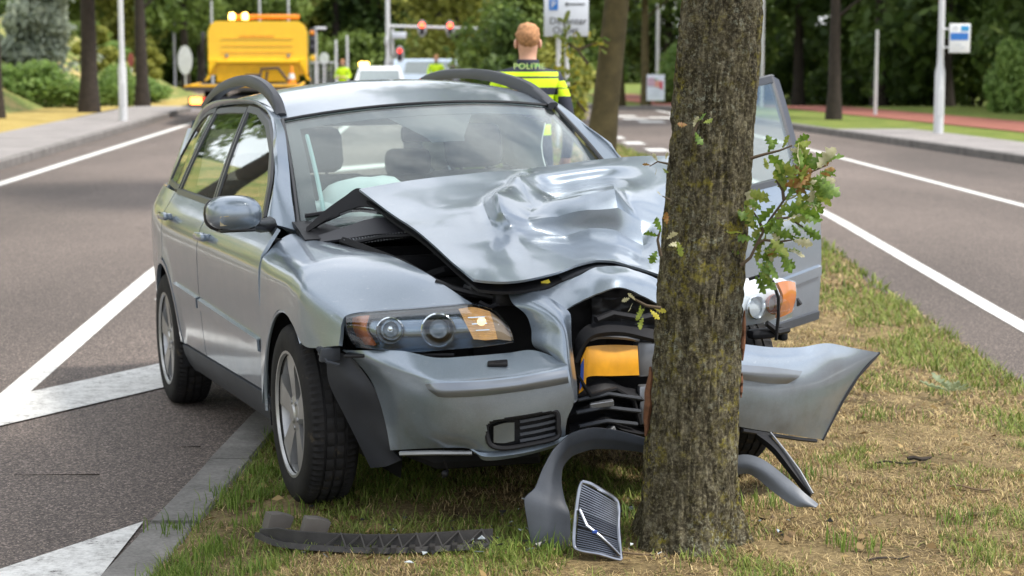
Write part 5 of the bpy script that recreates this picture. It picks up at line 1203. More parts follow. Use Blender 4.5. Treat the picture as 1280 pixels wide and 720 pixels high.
# ================================================================== DEBRIS ON THE GRASS
# dark bumper spoiler hanging down to the ground
OUT = [(830,556,5.99),(800,546,5.98),(770,538,5.95),(742,535,5.90),(714,542,5.85),(692,562,5.80),(678,587,5.77),(669,610,5.75),(656,624,5.73),(659,650,5.72),(666,690,5.71)]
INN = [(826,572,6.00),(798,565,5.99),(768,562,5.97),(740,562,5.93),(716,570,5.88),(704,584,5.83),(702,603,5.80),(706,625,5.77),(712,642,5.75),(713,665,5.74),(714,690,5.73)]
net = []
for a, c in zip(OUT, INN):
    A, C = at(*a), at(*c); m = lerp(A, C, .5) + np.array([0, -.012, .002]); net.append([A + [0, .012, 0], A, lerp(A, m, .55) + [0, -.002, 0], m, lerp(m, C, .5), C, C + [-.004, .02, 0]])
tag(netobj('bumper_spoiler', net, plain('spoiler_plastic', (.050, .057, .070), .42, var=.3, vs=9, bmp=.1), None, 4, 6, .006, (.2, 8, .4), 30, crisp=.35), 'dark grey plastic bumper spoiler hanging down left of the fallen grille', 'bumper spoiler')
# the fallen radiator grille
gr = empty('radiator_grille', (0, 0, 0)); tag(gr, 'broken chrome radiator grille leaning on the grass beside the trunk', 'grille')
def gp(u, v, d=0.0):      # u across, v down, on the grille's own curved face
    TL, TRr, BLl, BRr = at(727, 600, 5.685), at(773, 626, 5.695), at(720, 688, 5.60), at(776, 700, 5.605)
    p = lerp(lerp(TL, TRr, u), lerp(BLl, BRr, u), v); return p + np.array([.15, -.85, .30]) * (.018 * math.sin(math.pi * u) + d)
fr_ = [gp(.02, .02), gp(.25, -.005), gp(.55, .0), gp(.9, .0), gp(1.0, .12), gp(.97, .45), gp(1.0, .9), gp(.96, 1.0), gp(.5, .99), gp(.06, .99), gp(-.06, .9), gp(-.07, .5), gp(-.04, .15), gp(.02, .02)]
MB().tube(crom(np.array(fr_), 4), .0062, 8, False).build('grille_frame', plain('worn_chrome', (.26, .275, .31), .28, 1.0, var=.3, vs=20), gr, True)
for kk in range(17):
    t = .06 + kk * .036; MB().box((0, 0, 0), (.001, .001, .001)) if False else None
    b = MB(); pts = [gp(u, t + .015 * math.sin(u * 2), -.002) for u in np.linspace(0.0, .97, 7)]; b.tube(pts, .0021 if kk < 11 else .0018, 5); b.build('slat', MATS['worn_chrome'] if kk < 11 else plain('grille_grey', (.10, .115, .15), .4, .5), gr, True)
for kk in range(9):
    t = .70 + kk * .032; b = MB(); b.tube([gp(u, t, -.002) for u in np.linspace(0.0, .97, 7)], .0018, 5); b.build('slat', plain('grille_grey', (.10, .115, .15), .4, .5), gr, True)
MB().tube([gp(.0, .42, .006), gp(.18, .62, .008), gp(.5, .72, .008), gp(.75, .82, .008), gp(.97, .93, .006)], .0045, 7).build('grille_bar', MATS['worn_chrome'], gr, True)
V = np.array([gp(u, v, -.012) for v in np.linspace(.03, .98, 10) for u in np.linspace(0, .96, 6)]); v, f = thicken(V, gridfaces(10, 6), .003, (0, 9, .5)); obj('grille_backing', v, f, M_BLACKP, gr, True)
MB().box(gp(.36, .68, .012), (.016, .006, .01), .002).build('badge', M_BLUE, gr)
# lattice undertray
ut = empty('undertray_strip', (0, 0, 0)); tag(ut, 'long black ribbed plastic strip from the car lying on the grass', 'car part')
def up(px, py, h=0.0, d=0.0):
    p = gz(px, py, .142); return p + np.array([0, d, h])
base = [up(318, 672), up(350, 684), up(420, 690), up(480, 692), up(540, 690), up(612, 686)]
A = crom(np.array(base), 5); Bk = A + np.array([.01, .055, .0]); Ct = A + np.array([.006, .05, .032]); D = A + np.array([.0, .012, .010])
n = len(A); hgt = np.interp(np.arange(n), [0, 4, 8, n - 1], [.3, 1.0, 1.0, 1.15])[:, None] * np.array([0, 0, 1])
Ct = Bk + hgt * .042; V = np.concatenate([A, D + [0, 0, .006], Bk + [0, -.008, .004], Ct, Ct + [0, .012, 0]]); F = [(k * n + i, k * n + i + 1, (k + 1) * n + i + 1, (k + 1) * n + i) for k in range(4) for i in range(n - 1)]
M_UT = plain('dusty_black_plastic', (.022, .020, .019), .7, var=.5, vs=20, bmp=.2)
v, f = thicken(V, F, .004, (0, 6, -5)); obj('tray', v, f, M_UT, ut, True, 25)
b = MB()
for i in range(9, n - 1):
    a, c = (D[i], Ct[i + 1]) if i % 2 else (Ct[i], D[i + 1]); b.tube([a + [0, 0, .004], c + [0, -.004, 0]], .0035, 4)
for i in range(14, n, 2): b.box(A[i] + [0, .01, .010], (.018, .03, .022), .002)
b.build('rib', M_UT, ut)
for (px, py, rz) in [(345, 662, .5), (392, 668, .3)]:
    p = up(px, py, .022, .03); MB().prism([(-.045, -.02), (.035, -.022), (.050, .012), (.012, .026), (-.03, .030)], -.028, .024, 'y').xf(lambda q: (q[0] * math.cos(rz) - q[1] * math.sin(rz) + p[0], q[0] * math.sin(rz) + q[1] * math.cos(rz) + p[1], q[2] + p[2])).build('tray_bracket', plain('dusty_bracket', (.10, .09, .08), .8, var=.3), ut)
# pieces right of the trunk
tr = [[(905,575,5.98),(930,568,5.95),(955,575,5.92),(985,598,5.88),(1008,618,5.85),(1023,630,5.84)], [(905,588,5.96),(930,582,5.93),(954,590,5.90),(982,612,5.86),(1003,626,5.83),(1020,634,5.82)], [(905,600,5.97),(930,592,5.95),(946,598,5.92),(968,616,5.88),(992,632,5.84),(1012,634,5.83)]]
tag(netobj('trim_panel', [[at(*p) for p in r] for r in tr], plain('trim_grey', (.13, .145, .17), .5, .1, var=.25, bmp=.1), None, 5, 4, .006, (.9, 8, -.5), 50), 'curved grey trim panel lying on the grass right of the trunk', 'car part')
st = [[(945,542,6.10),(968,560,6.02),(990,588,5.95),(1013,618,5.87)], [(960,541,6.10),(978,562,6.03),(998,588,5.96),(1016,616,5.88)]]
so = netobj('support_strut', [[at(*p) for p in r] for r in st], M_BLACKP, None, 5, 3, .02, (.9, 8, .2), 50); tag(so, 'black strip standing from the torn bumper down to the grass', 'car part')
MB().tube([at(963, 541, 6.09), at(980, 562, 6.02), at(1000, 589, 5.94), at(1016, 617, 5.865)], .004, 6).build('strut_edge', M_METAL, so, True)
# broken bits and twigs
gd = random.Random(7); M_WOOD = plain('bare_wood', (.16, .11, .065), .9, var=.3)
LBL = [('bark fragment beside the foot of the trunk', (790, 640), .10, M_TORN), ('short bark scrap left of the trunk by the fallen grille', (786, 648), .07, M_BARKG), ('pale tipped stick on the dry grass far right', (1226, 645), .10, M_BARKG), ('thin stick lying in front of the trunk', (760, 690), .30, M_WOOD), ('short dark twig near the lower right corner', (1110, 700), .14, M_BARKF), ('curved twig on dry grass beside the trim panel', (1120, 580), .16, M_BARKF), ('thin twig on the right of the dry verge', (1215, 612), .16, M_WOOD), ('dark twig right of the torn bumper', (1150, 575), .10, M_BARKF)]
for i, (lab, (px, py), L, m) in enumerate(LBL):
    p = gz(px, py, .135); a = gd.uniform(-.5, .9); b = MB(); q = []
    for k in range(5):
        t = k / 4 - .5; q.append((p[0] + math.cos(a) * L * t, p[1] + math.sin(a) * L * t + .01 * math.sin(k * 2 + i), p[2] + .006 + .004 * math.sin(k * 1.7)))
    b.tube(q, [.004 if L > .12 else .009] * 4 + [.0025], 6); tag(b.build('twig' if L > .12 else 'wood_fragment', m, None, True), lab, 'twig')
for i, (px, py, L, lab) in enumerate([(235, 560, .10, 'thin dark twig on the asphalt near the rear wheel'), (70, 595, .34, 'long thin twig on the asphalt at the left')]):
    p = gz(px, py, .006); b = MB(); b.tube([(p[0] - L / 2, p[1] + .01, .008), (p[0], p[1], .012), (p[0] + L / 2, p[1] + .02, .008)], [.0012, .002, .003], 5); tag(b.build('twig', M_BARKF, None, True), lab, 'twig')
# weed rosette on the verge
wd = empty('weed_plant', tuple(gz(1187, 495, .09))); tag(wd, 'small grey green weed rosette near the right edge of the verge', 'plant')
WL = oak_leaf_mesh(5, mat_sleaf('weed_leaf', (.12, .17, .08), (.25, .29, .16)))
for k in range(9):
    q = link('leaf', WL, wd); s = gd.uniform(.09, .15); q.scale = (s, s * .8, s); q.rotation_euler = (0, R(-12 - gd.uniform(0, 20)), k * .7 + gd.uniform(-.2, .2)); q.location = (0, 0, .02)

# crumbs of broken lamp and bumper plastic under the front
g = np.random.default_rng(91); n = 170; x = g.normal(.15, .42, n); y = g.normal(5.85, .22, n); ok = ((x - .57) ** 2 + (y - 5.83) ** 2 > .22 ** 2) & (x > -.8); x, y = x[ok], y[ok]; n = len(x); z = verge_z(x, y) + g.uniform(.018, .034, n)
a = g.uniform(0, 6.28, n); s_ = g.uniform(.004, .017, n); dx, dy = np.cos(a) * s_, np.sin(a) * s_; tl = g.uniform(-.6, .6, n) * s_; th = .0025
T = np.stack([np.c_[x - dx, y - dy, z], np.c_[x + dy * .6, y - dx * .6, z + tl], np.c_[x + dx * .8, y + dy * .8, z - tl * .4]], 1); V = np.concatenate([T, T + [0, 0, th]], 1).reshape(-1, 3); q = np.arange(n)[:, None] * 6
F = np.concatenate([q + [0, 1, 4, 3], q + [1, 2, 5, 4], q + [2, 0, 3, 5], q + [3, 4, 5, 5]], 1).reshape(-1, 4)
F3 = [tuple(dict.fromkeys(map(int, f))) for f in F] + [tuple(map(int, f)) for f in np.c_[q[:, 0] + 2, q[:, 0] + 1, q[:, 0]]]
sh = mesh('broken_crumbs', V, F3, [plain('shard_black', (.02, .02, .022), .35), plain('shard_clear', (.55, .60, .62), .1, coat=1.0), plain('shard_silver', (.30, .34, .38), .35, .4)])
mi_ = g.choice([0, 0, 0, 1, 2], n); idx = [int(mi_[f[0] // 6]) for f in F3]; sh.polygons.foreach_set('material_index', idx)
tag(link('broken_crumbs', sh), 'tiny crumbs of broken lamp and trim scattered on the grass', 'debris', kind='stuff')
# ---- woods right and behind, tree by tree
g = random.Random(31)
GW = 'trees of the wood right of the bicycle path'
wood = [ (6.6, 74, 'dark', 'mid'), (8.6, 68, 'mid', 'slim'), (9.7, 62, 'dark2', 'slim'), (11.2, 58, 'dark', 'mid'), (12.6, 54.5, 'dark2', 'mid'), (13.9, 51, 'dark', 'slim'), (15.3, 48, 'dark2', 'mid'), (16.6, 45, 'dark', 'mid'), (18, 42, 'dark2', 'slim'), (19.5, 39, 'dark', 'mid'), (9.4, 78, 'dark2', 'mid'), (12.5, 72, 'mid', 'mid'), (15, 66, 'dark', 'mid'), (18, 60, 'dark2', 'mid'), (21, 54, 'dark', 'mid'), (24, 48, 'dark2', 'mid'), (22, 62, 'dark', 'mid'), (17, 74, 'dark2', 'mid'), (13, 84, 'dark', 'mid'), (21, 80, 'dark', 'mid'), (27, 66, 'dark2', 'mid'), (26, 40, 'dark', 'mid'), (22, 34, 'dark2', 'mid')]
for i, (x, y, c, t) in enumerate(wood):
    tree('woodland_tree', 'dark leafy tree in the wood beyond the bicycle path', x + g.uniform(-.4, .4), y, c, t, g.uniform(.85, 1.1), g.uniform(0, 6), GW, .09)
tree('roadside_tree', 'dark trunk on the grass left of the bus stop lamp post', 7.28, 42.3, 'oak2', 'slim', .82, .9, z=.09, cz=1.6)
tree('roadside_tree', 'slim brown trunk left of the poster board, beyond the crossing', 3.62, 62.5, 'mid', 'mossy', 1.0, 2.0, z=.09, cz=1.2)
tree('roadside_tree', 'slim dark trunk touching the poster board', 4.3, 60.2, 'oak2', 'mossy', .95, 3.0, z=.09, cz=1.3)
GU = 'undergrowth along the edge of the wood'
for i in range(40):
    t = i / 39; y = 78 - 46 * t + g.uniform(-1, 1); x = 7.4 + 11.5 * t ** .92 + g.uniform(0, 2.2)
    bush('undergrowth_shrub', 'leafy undergrowth shrub along the edge of the dark wood', x, y, g.choice(['bush_dark', 'bush_dark', 'bush', 'bush']), (g.uniform(.8, 1.4), 1, g.uniform(.7, 1.35)), g.uniform(0, 6), GU, .08)
bush('pale_shrub', 'paler leafy shrub right of the poster board', 6.3, 70, 'bush_bright', (.9, .9, 1.3), 1, z=.08)
bush('pale_shrub', 'paler leafy shrub left of the bus stop lamp post', 12.6, 46.5, 'bush_bright', (.6, .6, 1.1), 2, z=.08)
# behind the junction
GB = 'trees closing the view behind the junction'
for i in range(34):
    row = i % 2; x = -34 + 40 * (i / 33) + g.uniform(-.8, .8); y = 112 + row * 10 + g.uniform(-3, 3)
    tree('background_tree', 'leafy tree closing the view behind the junction', x, y, g.choice(['mid', 'dark2', 'oak2', 'yel', 'oak', 'mid', 'oak2']), 'mid', g.uniform(.95, 1.35), g.uniform(0, 6), GB, -.05, cs=g.uniform(1.0, 1.35), cz=-.8)
for i in range(26):
    bush('background_shrub', 'low shrub under the trees behind the junction', -34 + 40 * (i / 25) + g.uniform(-.6, .6), 106 + g.uniform(-2, 3), g.choice(['bush_dark', 'bush', 'bush']), (1.9, 1.4, 1.6), g.uniform(0, 6), 'low shrubs behind the junction', -.05)
# median trees beyond the second oak, left of the parking sign
tree('median_tree', 'bushy dark green tree left of the parking sign', .25, 50, 'mid', 'slim', .9, 1.0, cz=-1.5, cs=.62)
bush('median_shrub', 'yellow green shrub right of the officer and below the sign', 1.0, 37, 'bush_yel', (.65, .6, .72), .5, z=.08)
bush('median_shrub', 'dark shrub on the median behind the officer', .1, 42, 'bush_dark', (.7, .7, 1.0), .5, z=.08)
tree('median_tree', 'tall leafy tree behind the traffic signal arm', -2.6, 88, 'yel', 'mid', 1.1, 2.6, cz=-.8)
# left of the road beyond the tow truck
GL = 'trees beyond the bank on the left'
for i, (x, y, c) in enumerate([(-27, 104, 'yel'), (-23.5, 99, 'oak'), (-20, 96, 'yel'), (-17.3, 104, 'mid'), (-32, 98, 'oak2'), (-36, 92, 'yel'), (-34, 84, 'mid'), (-15.2, 92, 'oak2'), (-13.4, 97, 'mid'), (-33, 72, 'mid')]):
    tree('bank_tree', 'green tree standing beyond the bank left of the road', x, y, c, 'mid', g.uniform(.9, 1.1), g.uniform(0, 6), GL, float(bank_h(np.array([x]), np.array([y]))[0]) - .2 if y < 82 else 0, cz=g.uniform(-.8, .3))
# trees behind the camera and beside the road that the paint and glass mirror
GN = 'oaks along the near left roadside'
for i, (x, y, c) in enumerate([(-10.2, 33, 'oak'), (-9.8, 23, 'oak2'), (-9.4, 13, 'oak'), (-9.0, 3, 'oak2')]):
    tree('roadside_tree', 'roadside oak standing left of the picture along the pavement', x, y, c, 'mid', 1.0, i * 1.7, GN, .1, cz=2.2, cs=.85)
# ================================================================== STREET FURNITURE, VEHICLES, PEOPLE
M_POLE = plain('painted_pole', (.60, .61, .63), .45, .1, var=.06)
M_WHITE = plain('white_paint', (.78, .79, .80), .35, var=.04)
M_SIGNW = plain('sign_white', (.62, .66, .74), .4, var=.03)
M_SIGNB = plain('sign_blue', (.02, .16, .52), .4, var=.05)
M_SIGNK = plain('sign_black', (.03, .03, .04), .5)
M_YEL = plain('truck_yellow', (.95, .56, .003), .35, var=.05, coat=.6)
M_YELD = plain('truck_yellow_inner', (.82, .43, .004), .5, var=.12)
M_BEACON = plain('beacon_lit', (1, .6, .15), .3, emis=(1, .55, .12), es=9)
M_ORANGE = plain('orange_bar', (.85, .28, .02), .4, var=.1)
M_TAIL = plain('tail_lamp_lit', (.8, .1, .02), .3, emis=(1, .30, .06), es=5)
M_TAILR = plain('tail_lamp_red', (.55, .02, .02), .3, emis=(1, .05, .03), es=.5)
M_REDL = plain('signal_red_lit', (1, .1, .05), .3, emis=(1, .06, .02), es=7)
M_REDDIM = plain('signal_red_dim', (.6, .06, .05), .3, emis=(1, .05, .03), es=1.2)
M_CGLASS = plain('dark_car_glass', (.05, .065, .07), .08, var=.1, coat=1.0)
M_CGLASS2 = plain('hazy_car_glass', (.20, .24, .25), .15, var=.1, coat=1.0)
def gbase(px, Y, z=0.0): return (float((px - 640) / FPX * Y / math.cos(PITCH) * 1.0), Y, z)
def X_at(px, Y): return float(at(px, HORIZ, Y)[0])
def lamp_post(name, label, x, y, h, r, z=.1, group=None, door=True):
    o = empty(name, (x, y, z)); tag(o, label, 'lamp post', group)
    MB().lathe([(r * 1.55, 0), (r * 1.55, 1.15), (r * 1.1, 1.28), (r, 1.4), (r * .72, h)], 14).build('post', M_POLE, o, True, 40)
    MB().tube([(0, 0, h - .1), (.1, -.02, h + .2), (.9, -.05, h + .45)], r * .6, 8).build('arm', M_POLE, o, True)
    MB().box((1.2, -.05, h + .46), (.65, .26, .12), .04).build('lamp_head', M_POLE, o, True)
    if door: MB().box((0, -r * 1.56, .6), (.1, .012, .5), .004).build('service_door', M_POLE, o)
    return o
lamp_post('lamp_post', 'pale grey lamp post on the left pavement between two dark trunks', X_at(152, 41.4), 41.4, 8, .062)
lamp_post('lamp_post', 'pale grey lamp post beside the blue and white bus stop sign', X_at(1176, 35.2), 35.2, 8, .062)
for (px, Y, h, lab) in [(218, 95, 6.5, 'thin grey pole far left behind the second trunk'), (265, 88, 7, 'leftmost of the thin poles rising behind the tow truck'), (325, 92, 7.5, 'middle of the three thin poles rising behind the tow truck'), (361, 94, 5.6, 'rightmost of the thin poles rising behind the tow truck'), (420, 78, 2.4, 'short white pole right of the tow truck'), (434, 82, 2.6, 'slightly taller white pole next to the white car'), (953, 52, 6, 'pale pole seen right behind the crashed oak trunk'), (822, 72, 7.5, 'tall pale pole above the poster board'), (828, 82, 3.6, 'short pale pole right behind the tall pole at the poster board'), (1096, 45, 2.1, 'thin pale pole in front of the undergrowth'), (698, 34, 2.2, 'thin grey pole left of the parking sign support')]:
    x = X_at(px, Y); r = .065 if Y > 60 else .045
    o = empty('pole', (x, Y, float(dip(Y)))); tag(o, lab, 'pole'); MB().lathe([(r, 0), (r, h * .4), (r * .8, h)], 10).build('post', M_POLE, o, True, 40); MB().ball((0, 0, h), r * .8, 8, 5).build('cap', M_POLE, o, True)
# ---- parking sign
ps = empty('parking_sign', (X_at(710, 30), 30, .08)); tag(ps, 'white parking direction sign on a grey post right of the officer', 'sign')
k = 30 / FPX; zt, zb_ = 1.70 + (HORIZ - 0) * k, 1.70 + (HORIZ - 45) * k; w = 55 * k
MB().tube([(.0, .02, 0), (-.03, .02, zt + .1)], .035, 10).tube([(-.16, .03, 0), (-.16, .03, zt)], .03, 8).build('post', M_POLE, ps, True)
zc = (zt + zb_) / 2 + .01 - .08; hh = zt - zb_ + .04
pb = MB().box((-.03, -.03, zc), (w, .03, hh), .01).build('sign_panel', M_SIGNW, ps, True)
def put_text(s, size, loc, m, parent, rot=(R(90), 0, 0), ext=.002, name='lettering', sx=1.0):
    me = text_mesh(s, size, ext); me.materials.clear(); me.materials.append(m); o = link(name, me, parent, loc, rot); o.scale = (sx, 1, 1); return o
put_text('Deventer', .155, (.0, -.05, zc - .07), M_SIGNK, pb); put_text('Outlet', .155, (-.04, -.05, zc - .215), M_SIGNK, pb)
sq = MB().box((-w / 2 + .12, -.047, zc + .19), (.14, .008, .17)).build('parking_symbol', M_SIGNB, pb); put_text('P', .15, (-w / 2 + .12, -.054, zc + .19), M_WHITE, sq)
MB().prism([(-.06, .20), (-.01, .235), (-.01, .21), (.27, .21), (.27, .19), (-.01, .19), (-.01, .165)], -.05, -.046, 'y').xf(lambda p: (p[0] - .0, p[1], p[2] + zc)).build('arrow', M_SIGNK, pb)
# ---- bus stop sign
bs = empty('bus_stop_sign', (X_at(1200, 35), 35.05, 0.1)); tag(bs, 'white bus stop panel with blue band fixed to the lamp post', 'sign')
k = 35 / FPX; z1, z0 = 1.6 + (HORIZ - 30) * k, 1.6 + (HORIZ - 66) * k; w = 26 * k
sp2 = MB().box((0, 0, (z0 + z1) / 2), (w, .04, z1 - z0), .012).build('sign_panel', M_WHITE, bs, True)
MB().box((-.01, -.022, z0 + .56 * (z1 - z0)), (w * .86, .006, .135)).build('blue_band', M_SIGNB, sp2)
MB().box((.09, -.022, z1 - .09), (.15, .006, .10)).build('bus_symbol', plain('sign_lightblue', (.03, .30, .62), .4), sp2)
for (x0, zz_) in ((-.09, z1 - .06), (-.09, z1 - .11), (-.02, z0 + .15), (.05, z0 + .10)): MB().box((x0, -.022, zz_), (.11, .004, .014)).build('small_print', plain('sign_greytext', (.42, .45, .52), .5), sp2)
MB().tube([(-w / 2 - .12, 0, z1 - .1), (-w / 2, 0, z1 - .1)], .015, 6).tube([(-w / 2 - .12, 0, z0 + .1), (-w / 2, 0, z0 + .1)], .015, 6).build('bracket', M_POLE, bs)
# ---- poster board
po = empty('poster_board', (X_at(820, 58), 58, .1)); tag(po, 'upright poster board with a pinkish picture on the far verge', 'sign')
k = 58 / FPX; z1, z0 = 1.6 + (HORIZ - 93) * k, 1.6 + (HORIZ - 125) * k; w = 22 * k
MB().box((0, .03, (z1 + .0) / 2), (.08, .05, z1), .01).build('support', M_SIGNK, po); bb = MB().box((0, 0, (z0 + z1) / 2), (w, .04, z1 - z0), .01).build('board', plain('poster_pale', (.60, .64, .76), .5, var=.08), po)
for (x, z, a, c, col) in [(-.14, .30, .22, .26, (.45, .30, .40)), (.06, .24, .18, .20, (.55, .26, .22)), (.17, .20, .10, .24, (.45, .06, .10)), (.0, .32, .10, .16, (.10, .25, .18)), (-.02, .02, .3, .02, (.45, .5, .62)), (.0, -.10, .36, .02, (.45, .5, .62))]:
    MB().box((x, -.024, (z0 + z1) / 2 + z - .12), (a, .006 + .001 * abs(x), c), .0).build('printed_patch', plain('poster_%d' % int(1000 * (x + .5) + 7 * z * 100), col, .5), bb)
# ---- traffic signal gantry
YS = 74; k = YS / FPX; zz = lambda py: 1.70 + (HORIZ - py) * k
sg = empty('traffic_signal', (X_at(485, YS), YS, 0)); tag(sg, 'tall traffic signal mast with arm carrying two red lights', 'traffic light')
MB().lathe([(.12, -.4), (.12, 1.2), (.09, 1.4), (.075, 7)], 12).build('mast', M_POLE, sg, True, 40)
xr = lambda px: X_at(px, YS) - X_at(485, YS)
MB().tube([(0, 0, zz(33)), (xr(600), 0, zz(36.5))], .055, 8).tube([(xr(491), -.05, 0), (xr(491), -.05, zz(36))], .05, 8).build('arm', M_POLE, sg, True)
MB().box((xr(499), -.1, zz(44.5)), (.58, .06, .26), .03).build('street_name_plate', M_SIGNW, sg, True); MB().box((-.05, -.15, zz(52)), (.12, .12, .35), .03).build('control_box', M_POLE, sg, True)
for (px, py, lit) in [(528, 36, 1), (563, 36.5, 1), (500, 67.5, 0)]:
    x, z = xr(px), zz(py)
    bd = MB().prism([(.17 * math.cos(a) if True else 0, .33 * math.sin(a) * 1.0) for a in np.linspace(0, 2 * math.pi, 20, endpoint=False)], -.02, .02, 'y').xf(lambda p: (p[0] + x, p[1] - .12, p[2] + z)).build('signal_head', M_POLE, sg)
    MB().box((x, -.18, z), (.20, .10, .50), .05).build('signal_body', M_SIGNK, bd, True); MB().lathe([(.001, 0), (.085, 0), (.095, -.05), (.088, -.05), (.085, -.004)], 16, axis='y').xf(lambda p: (p[0] + x, p[1] - .24, p[2] + z + .13)).build('red_lamp', M_REDL if lit else M_REDDIM, bd, True)
s2 = empty('traffic_signal', (X_at(391, 62), 62, 0)); tag(s2, 'dark amber topped traffic signal right of the tow truck', 'traffic light'); k = 62 / FPX
MB().tube([(.1, 0, 0), (.1, 0, 2.4)], .05, 8).tube([(.1, 0, 2.35), (.45, 0, 2.35)], .05, 8).build('mast', M_POLE, s2, True); bd = MB().box((0, -.1, 1.95), (.2, .14, .78), .05).build('signal_body', M_SIGNK, s2, True)
for i, z in enumerate((2.2, 1.97, 1.72)): MB().ball((0, -.18, z), (.085, .04, .085), 12, 6).build('lamp', M_ORANGE if i == 0 else M_SIGNK, bd, True)
MB().box((0, -.1, 1.38), (.16, .1, .2), .03).build('push_button', M_YEL, s2, True)
for (px, Y, w, h, z, c, lab) in [(405, 66, .34, .42, 1.35, (.62, .66, .62), 'small pale sign right of the tow truck'), (231, 80, .62, 1.25, 1.2, (.60, .62, .64), 'tall pale oval banner left of the tow truck'), (163, 66, .22, .5, 1.3, (.25, .06, .05), 'small reddish sign on the bank behind the near lamp post')]:
    o = empty('small_sign', (X_at(px, Y), Y, .0)); tag(o, lab, 'sign'); MB().prism([(w / 2 * math.cos(a), h / 2 * math.sin(a)) for a in np.linspace(0, 6.283, 18, endpoint=False)], -.015, .015, 'y').xf(lambda p: (p[0], p[1], p[2] + z)).build('sign_panel', plain('sgn%d' % px, c, .5), o)
    MB().tube([(0, .03, -.1), (0, .03, z)], .03, 8).build('post', M_POLE, o, True)
# railing right of the tow truck
rl = empty('railing', (X_at(388, 60), 60, 0)); tag(rl, 'pale metal railing right of the tow truck', 'railing')
for i in range(7): MB().tube([(i * .13, 0, 0), (i * .13, 0, 1.25)], .012, 6).build('bar', M_POLE, rl)
MB().tube([(0, 0, 1.25), (.8, 0, 1.25)], .02, 6).build('rail', M_POLE, rl)
# ---- tow truck
tt = empty('tow_truck', (X_at(322, 46), 46, 0), (0, 0, R(5))); tag(tt, 'yellow flatbed tow truck with beacons and lit tail lamp', 'tow truck')
k = 46 / FPX
cab = [(-1.20, 1.05), (-1.20, 2.10), (-1.13, 2.28), (-1.0, 2.36), (1.0, 2.36), (1.13, 2.28), (1.20, 2.10), (1.20, 1.05)]
cb = MB().prism(cab, 0, 1.7, 'y'); cb.build('cab', M_YEL, tt)
hd = MB(); hd.prism([(-1.18, .95), (-1.18, 1.42), (-.98, 1.42), (-1.02, 1.30), (-1.30, .90)], -.10, 0, 'y'); hd.prism([(1.18, .95), (1.18, 1.42), (.98, 1.42), (1.02, 1.30), (1.30, .90)], -.10, 0, 'y'); hd.box((0, -.05, 1.38), (2.1, .1, .09), .02); hd.build('headboard_frame', M_YEL, tt)
MB().box((0, -.02, 1.12), (2.0, .03, .46), .0).build('headboard', M_YELD, tt)
for z in (1.62, 1.78, 1.95): MB().box((0, -.012, z), (1.75, .016, .012)).build('panel_crease', M_YEL, tt)
for x in (-.75, .75): MB().box((x, -.03, 1.52), (.07, .05, .08), .01).build('latch', M_METAL, tt)
for i in range(13): MB().box((-.42 + i * .067, -.012, 1.99), (.044, .012, .045 if i % 3 else .03)).build('faded_letter', plain('faded_red', (.72, .25, .01), .5), tt)
bar = MB().box((.25, .3, 2.47), (1.55, .25, .11), .03).build('light_bar', M_ORANGE, tt, True)
for x in (-.62, -.30): MB().lathe([(.075, 0), (.075, .12), (.05, .16), (.001, .17)], 14).xf(lambda p: (p[0] + x, p[1] + .2, p[2] + 2.40)).build('beacon', M_BEACON, tt, True)
MB().box((-.15, -2.2, .80), (2.55, 4.2, .09), .02).build('flatbed', plain('bed_grey', (.10, .095, .09), .6, .3), tt, True)
MB().box((-1.40, -2.2, .855), (.08, 4.2, .03), .01).box((1.12, -2.2, .86), (.06, 4.2, .06), .02).box((-.15, -4.28, .87), (2.5, .06, .05), .01).build('bed_rail', M_YELD, tt, True)
MB().box((0, -1.8, .55), (.9, 4.6, .22), .02).build('chassis', M_SIGNK, tt)
lb = MB().box((-.15, -4.2, .52), (2.4, .08, .22), .02).build('lamp_beam', M_SIGNK, tt, True)
for x in (-1.12, .85): MB().box((x - .06, -4.26, .54), (.26, .06, .15), .03).build('tail_lamp', M_TAIL, lb, True); MB().box((x + .16, -4.26, .54), (.16, .06, .15), .03).build('brake_lamp', M_TAILR, lb, True)
MB().box((-.15, -4.15, .33), (2.3, .1, .09), .02).build('under_run_bar', M_POLE, tt, True)
for x in (-.95, .75):
    for y in (-2.9, .9): MB().lathe([(.20, -.12), (.36, -.13), (.40, -.10), (.40, .10), (.36, .13), (.20, .12)], 24, (x, y, .40), 'x').build('wheel', M_TYRE, tt, True)
MB().tube([(.05, -.4, .86), (.1, -.35, 1.2), (.5, -.3, 1.22), (.75, -.3, .9)], .035, 8).tube([(.2, -.5, .86), (.25, -.5, 1.15)], .03, 8).box((-.1, -.4, .98), (.4, .25, .2), .03).build('winch', M_SIGNK, tt, True)
MB().box((-1.36, .6, 1.85), (.10, .12, .5), .03).box((-1.27, .6, 1.9), (.14, .03, .03)).build('wing_mirror', M_SIGNK, tt, True)
cn = MB().lathe([(.14, 0), (.14, .02), (.09, .03), (.03, .42), (.001, .43)], 16); cn.build('traffic_cone_body', M_ORANGE, None, True)
co = bpy.data.objects['traffic_cone_body']; co.name = 'traffic_cone'; co.location = (X_at(364, 45.2), 45.2, .85); tag(co, 'orange and white traffic cone standing on the tow truck bed', 'traffic cone')
MB().lathe([(.078, .12), (.055, .25)], 16).xf(lambda p: (p[0] * 1.03, p[1] * 1.03, p[2])).build('cone_band', M_WHITE, co, True)
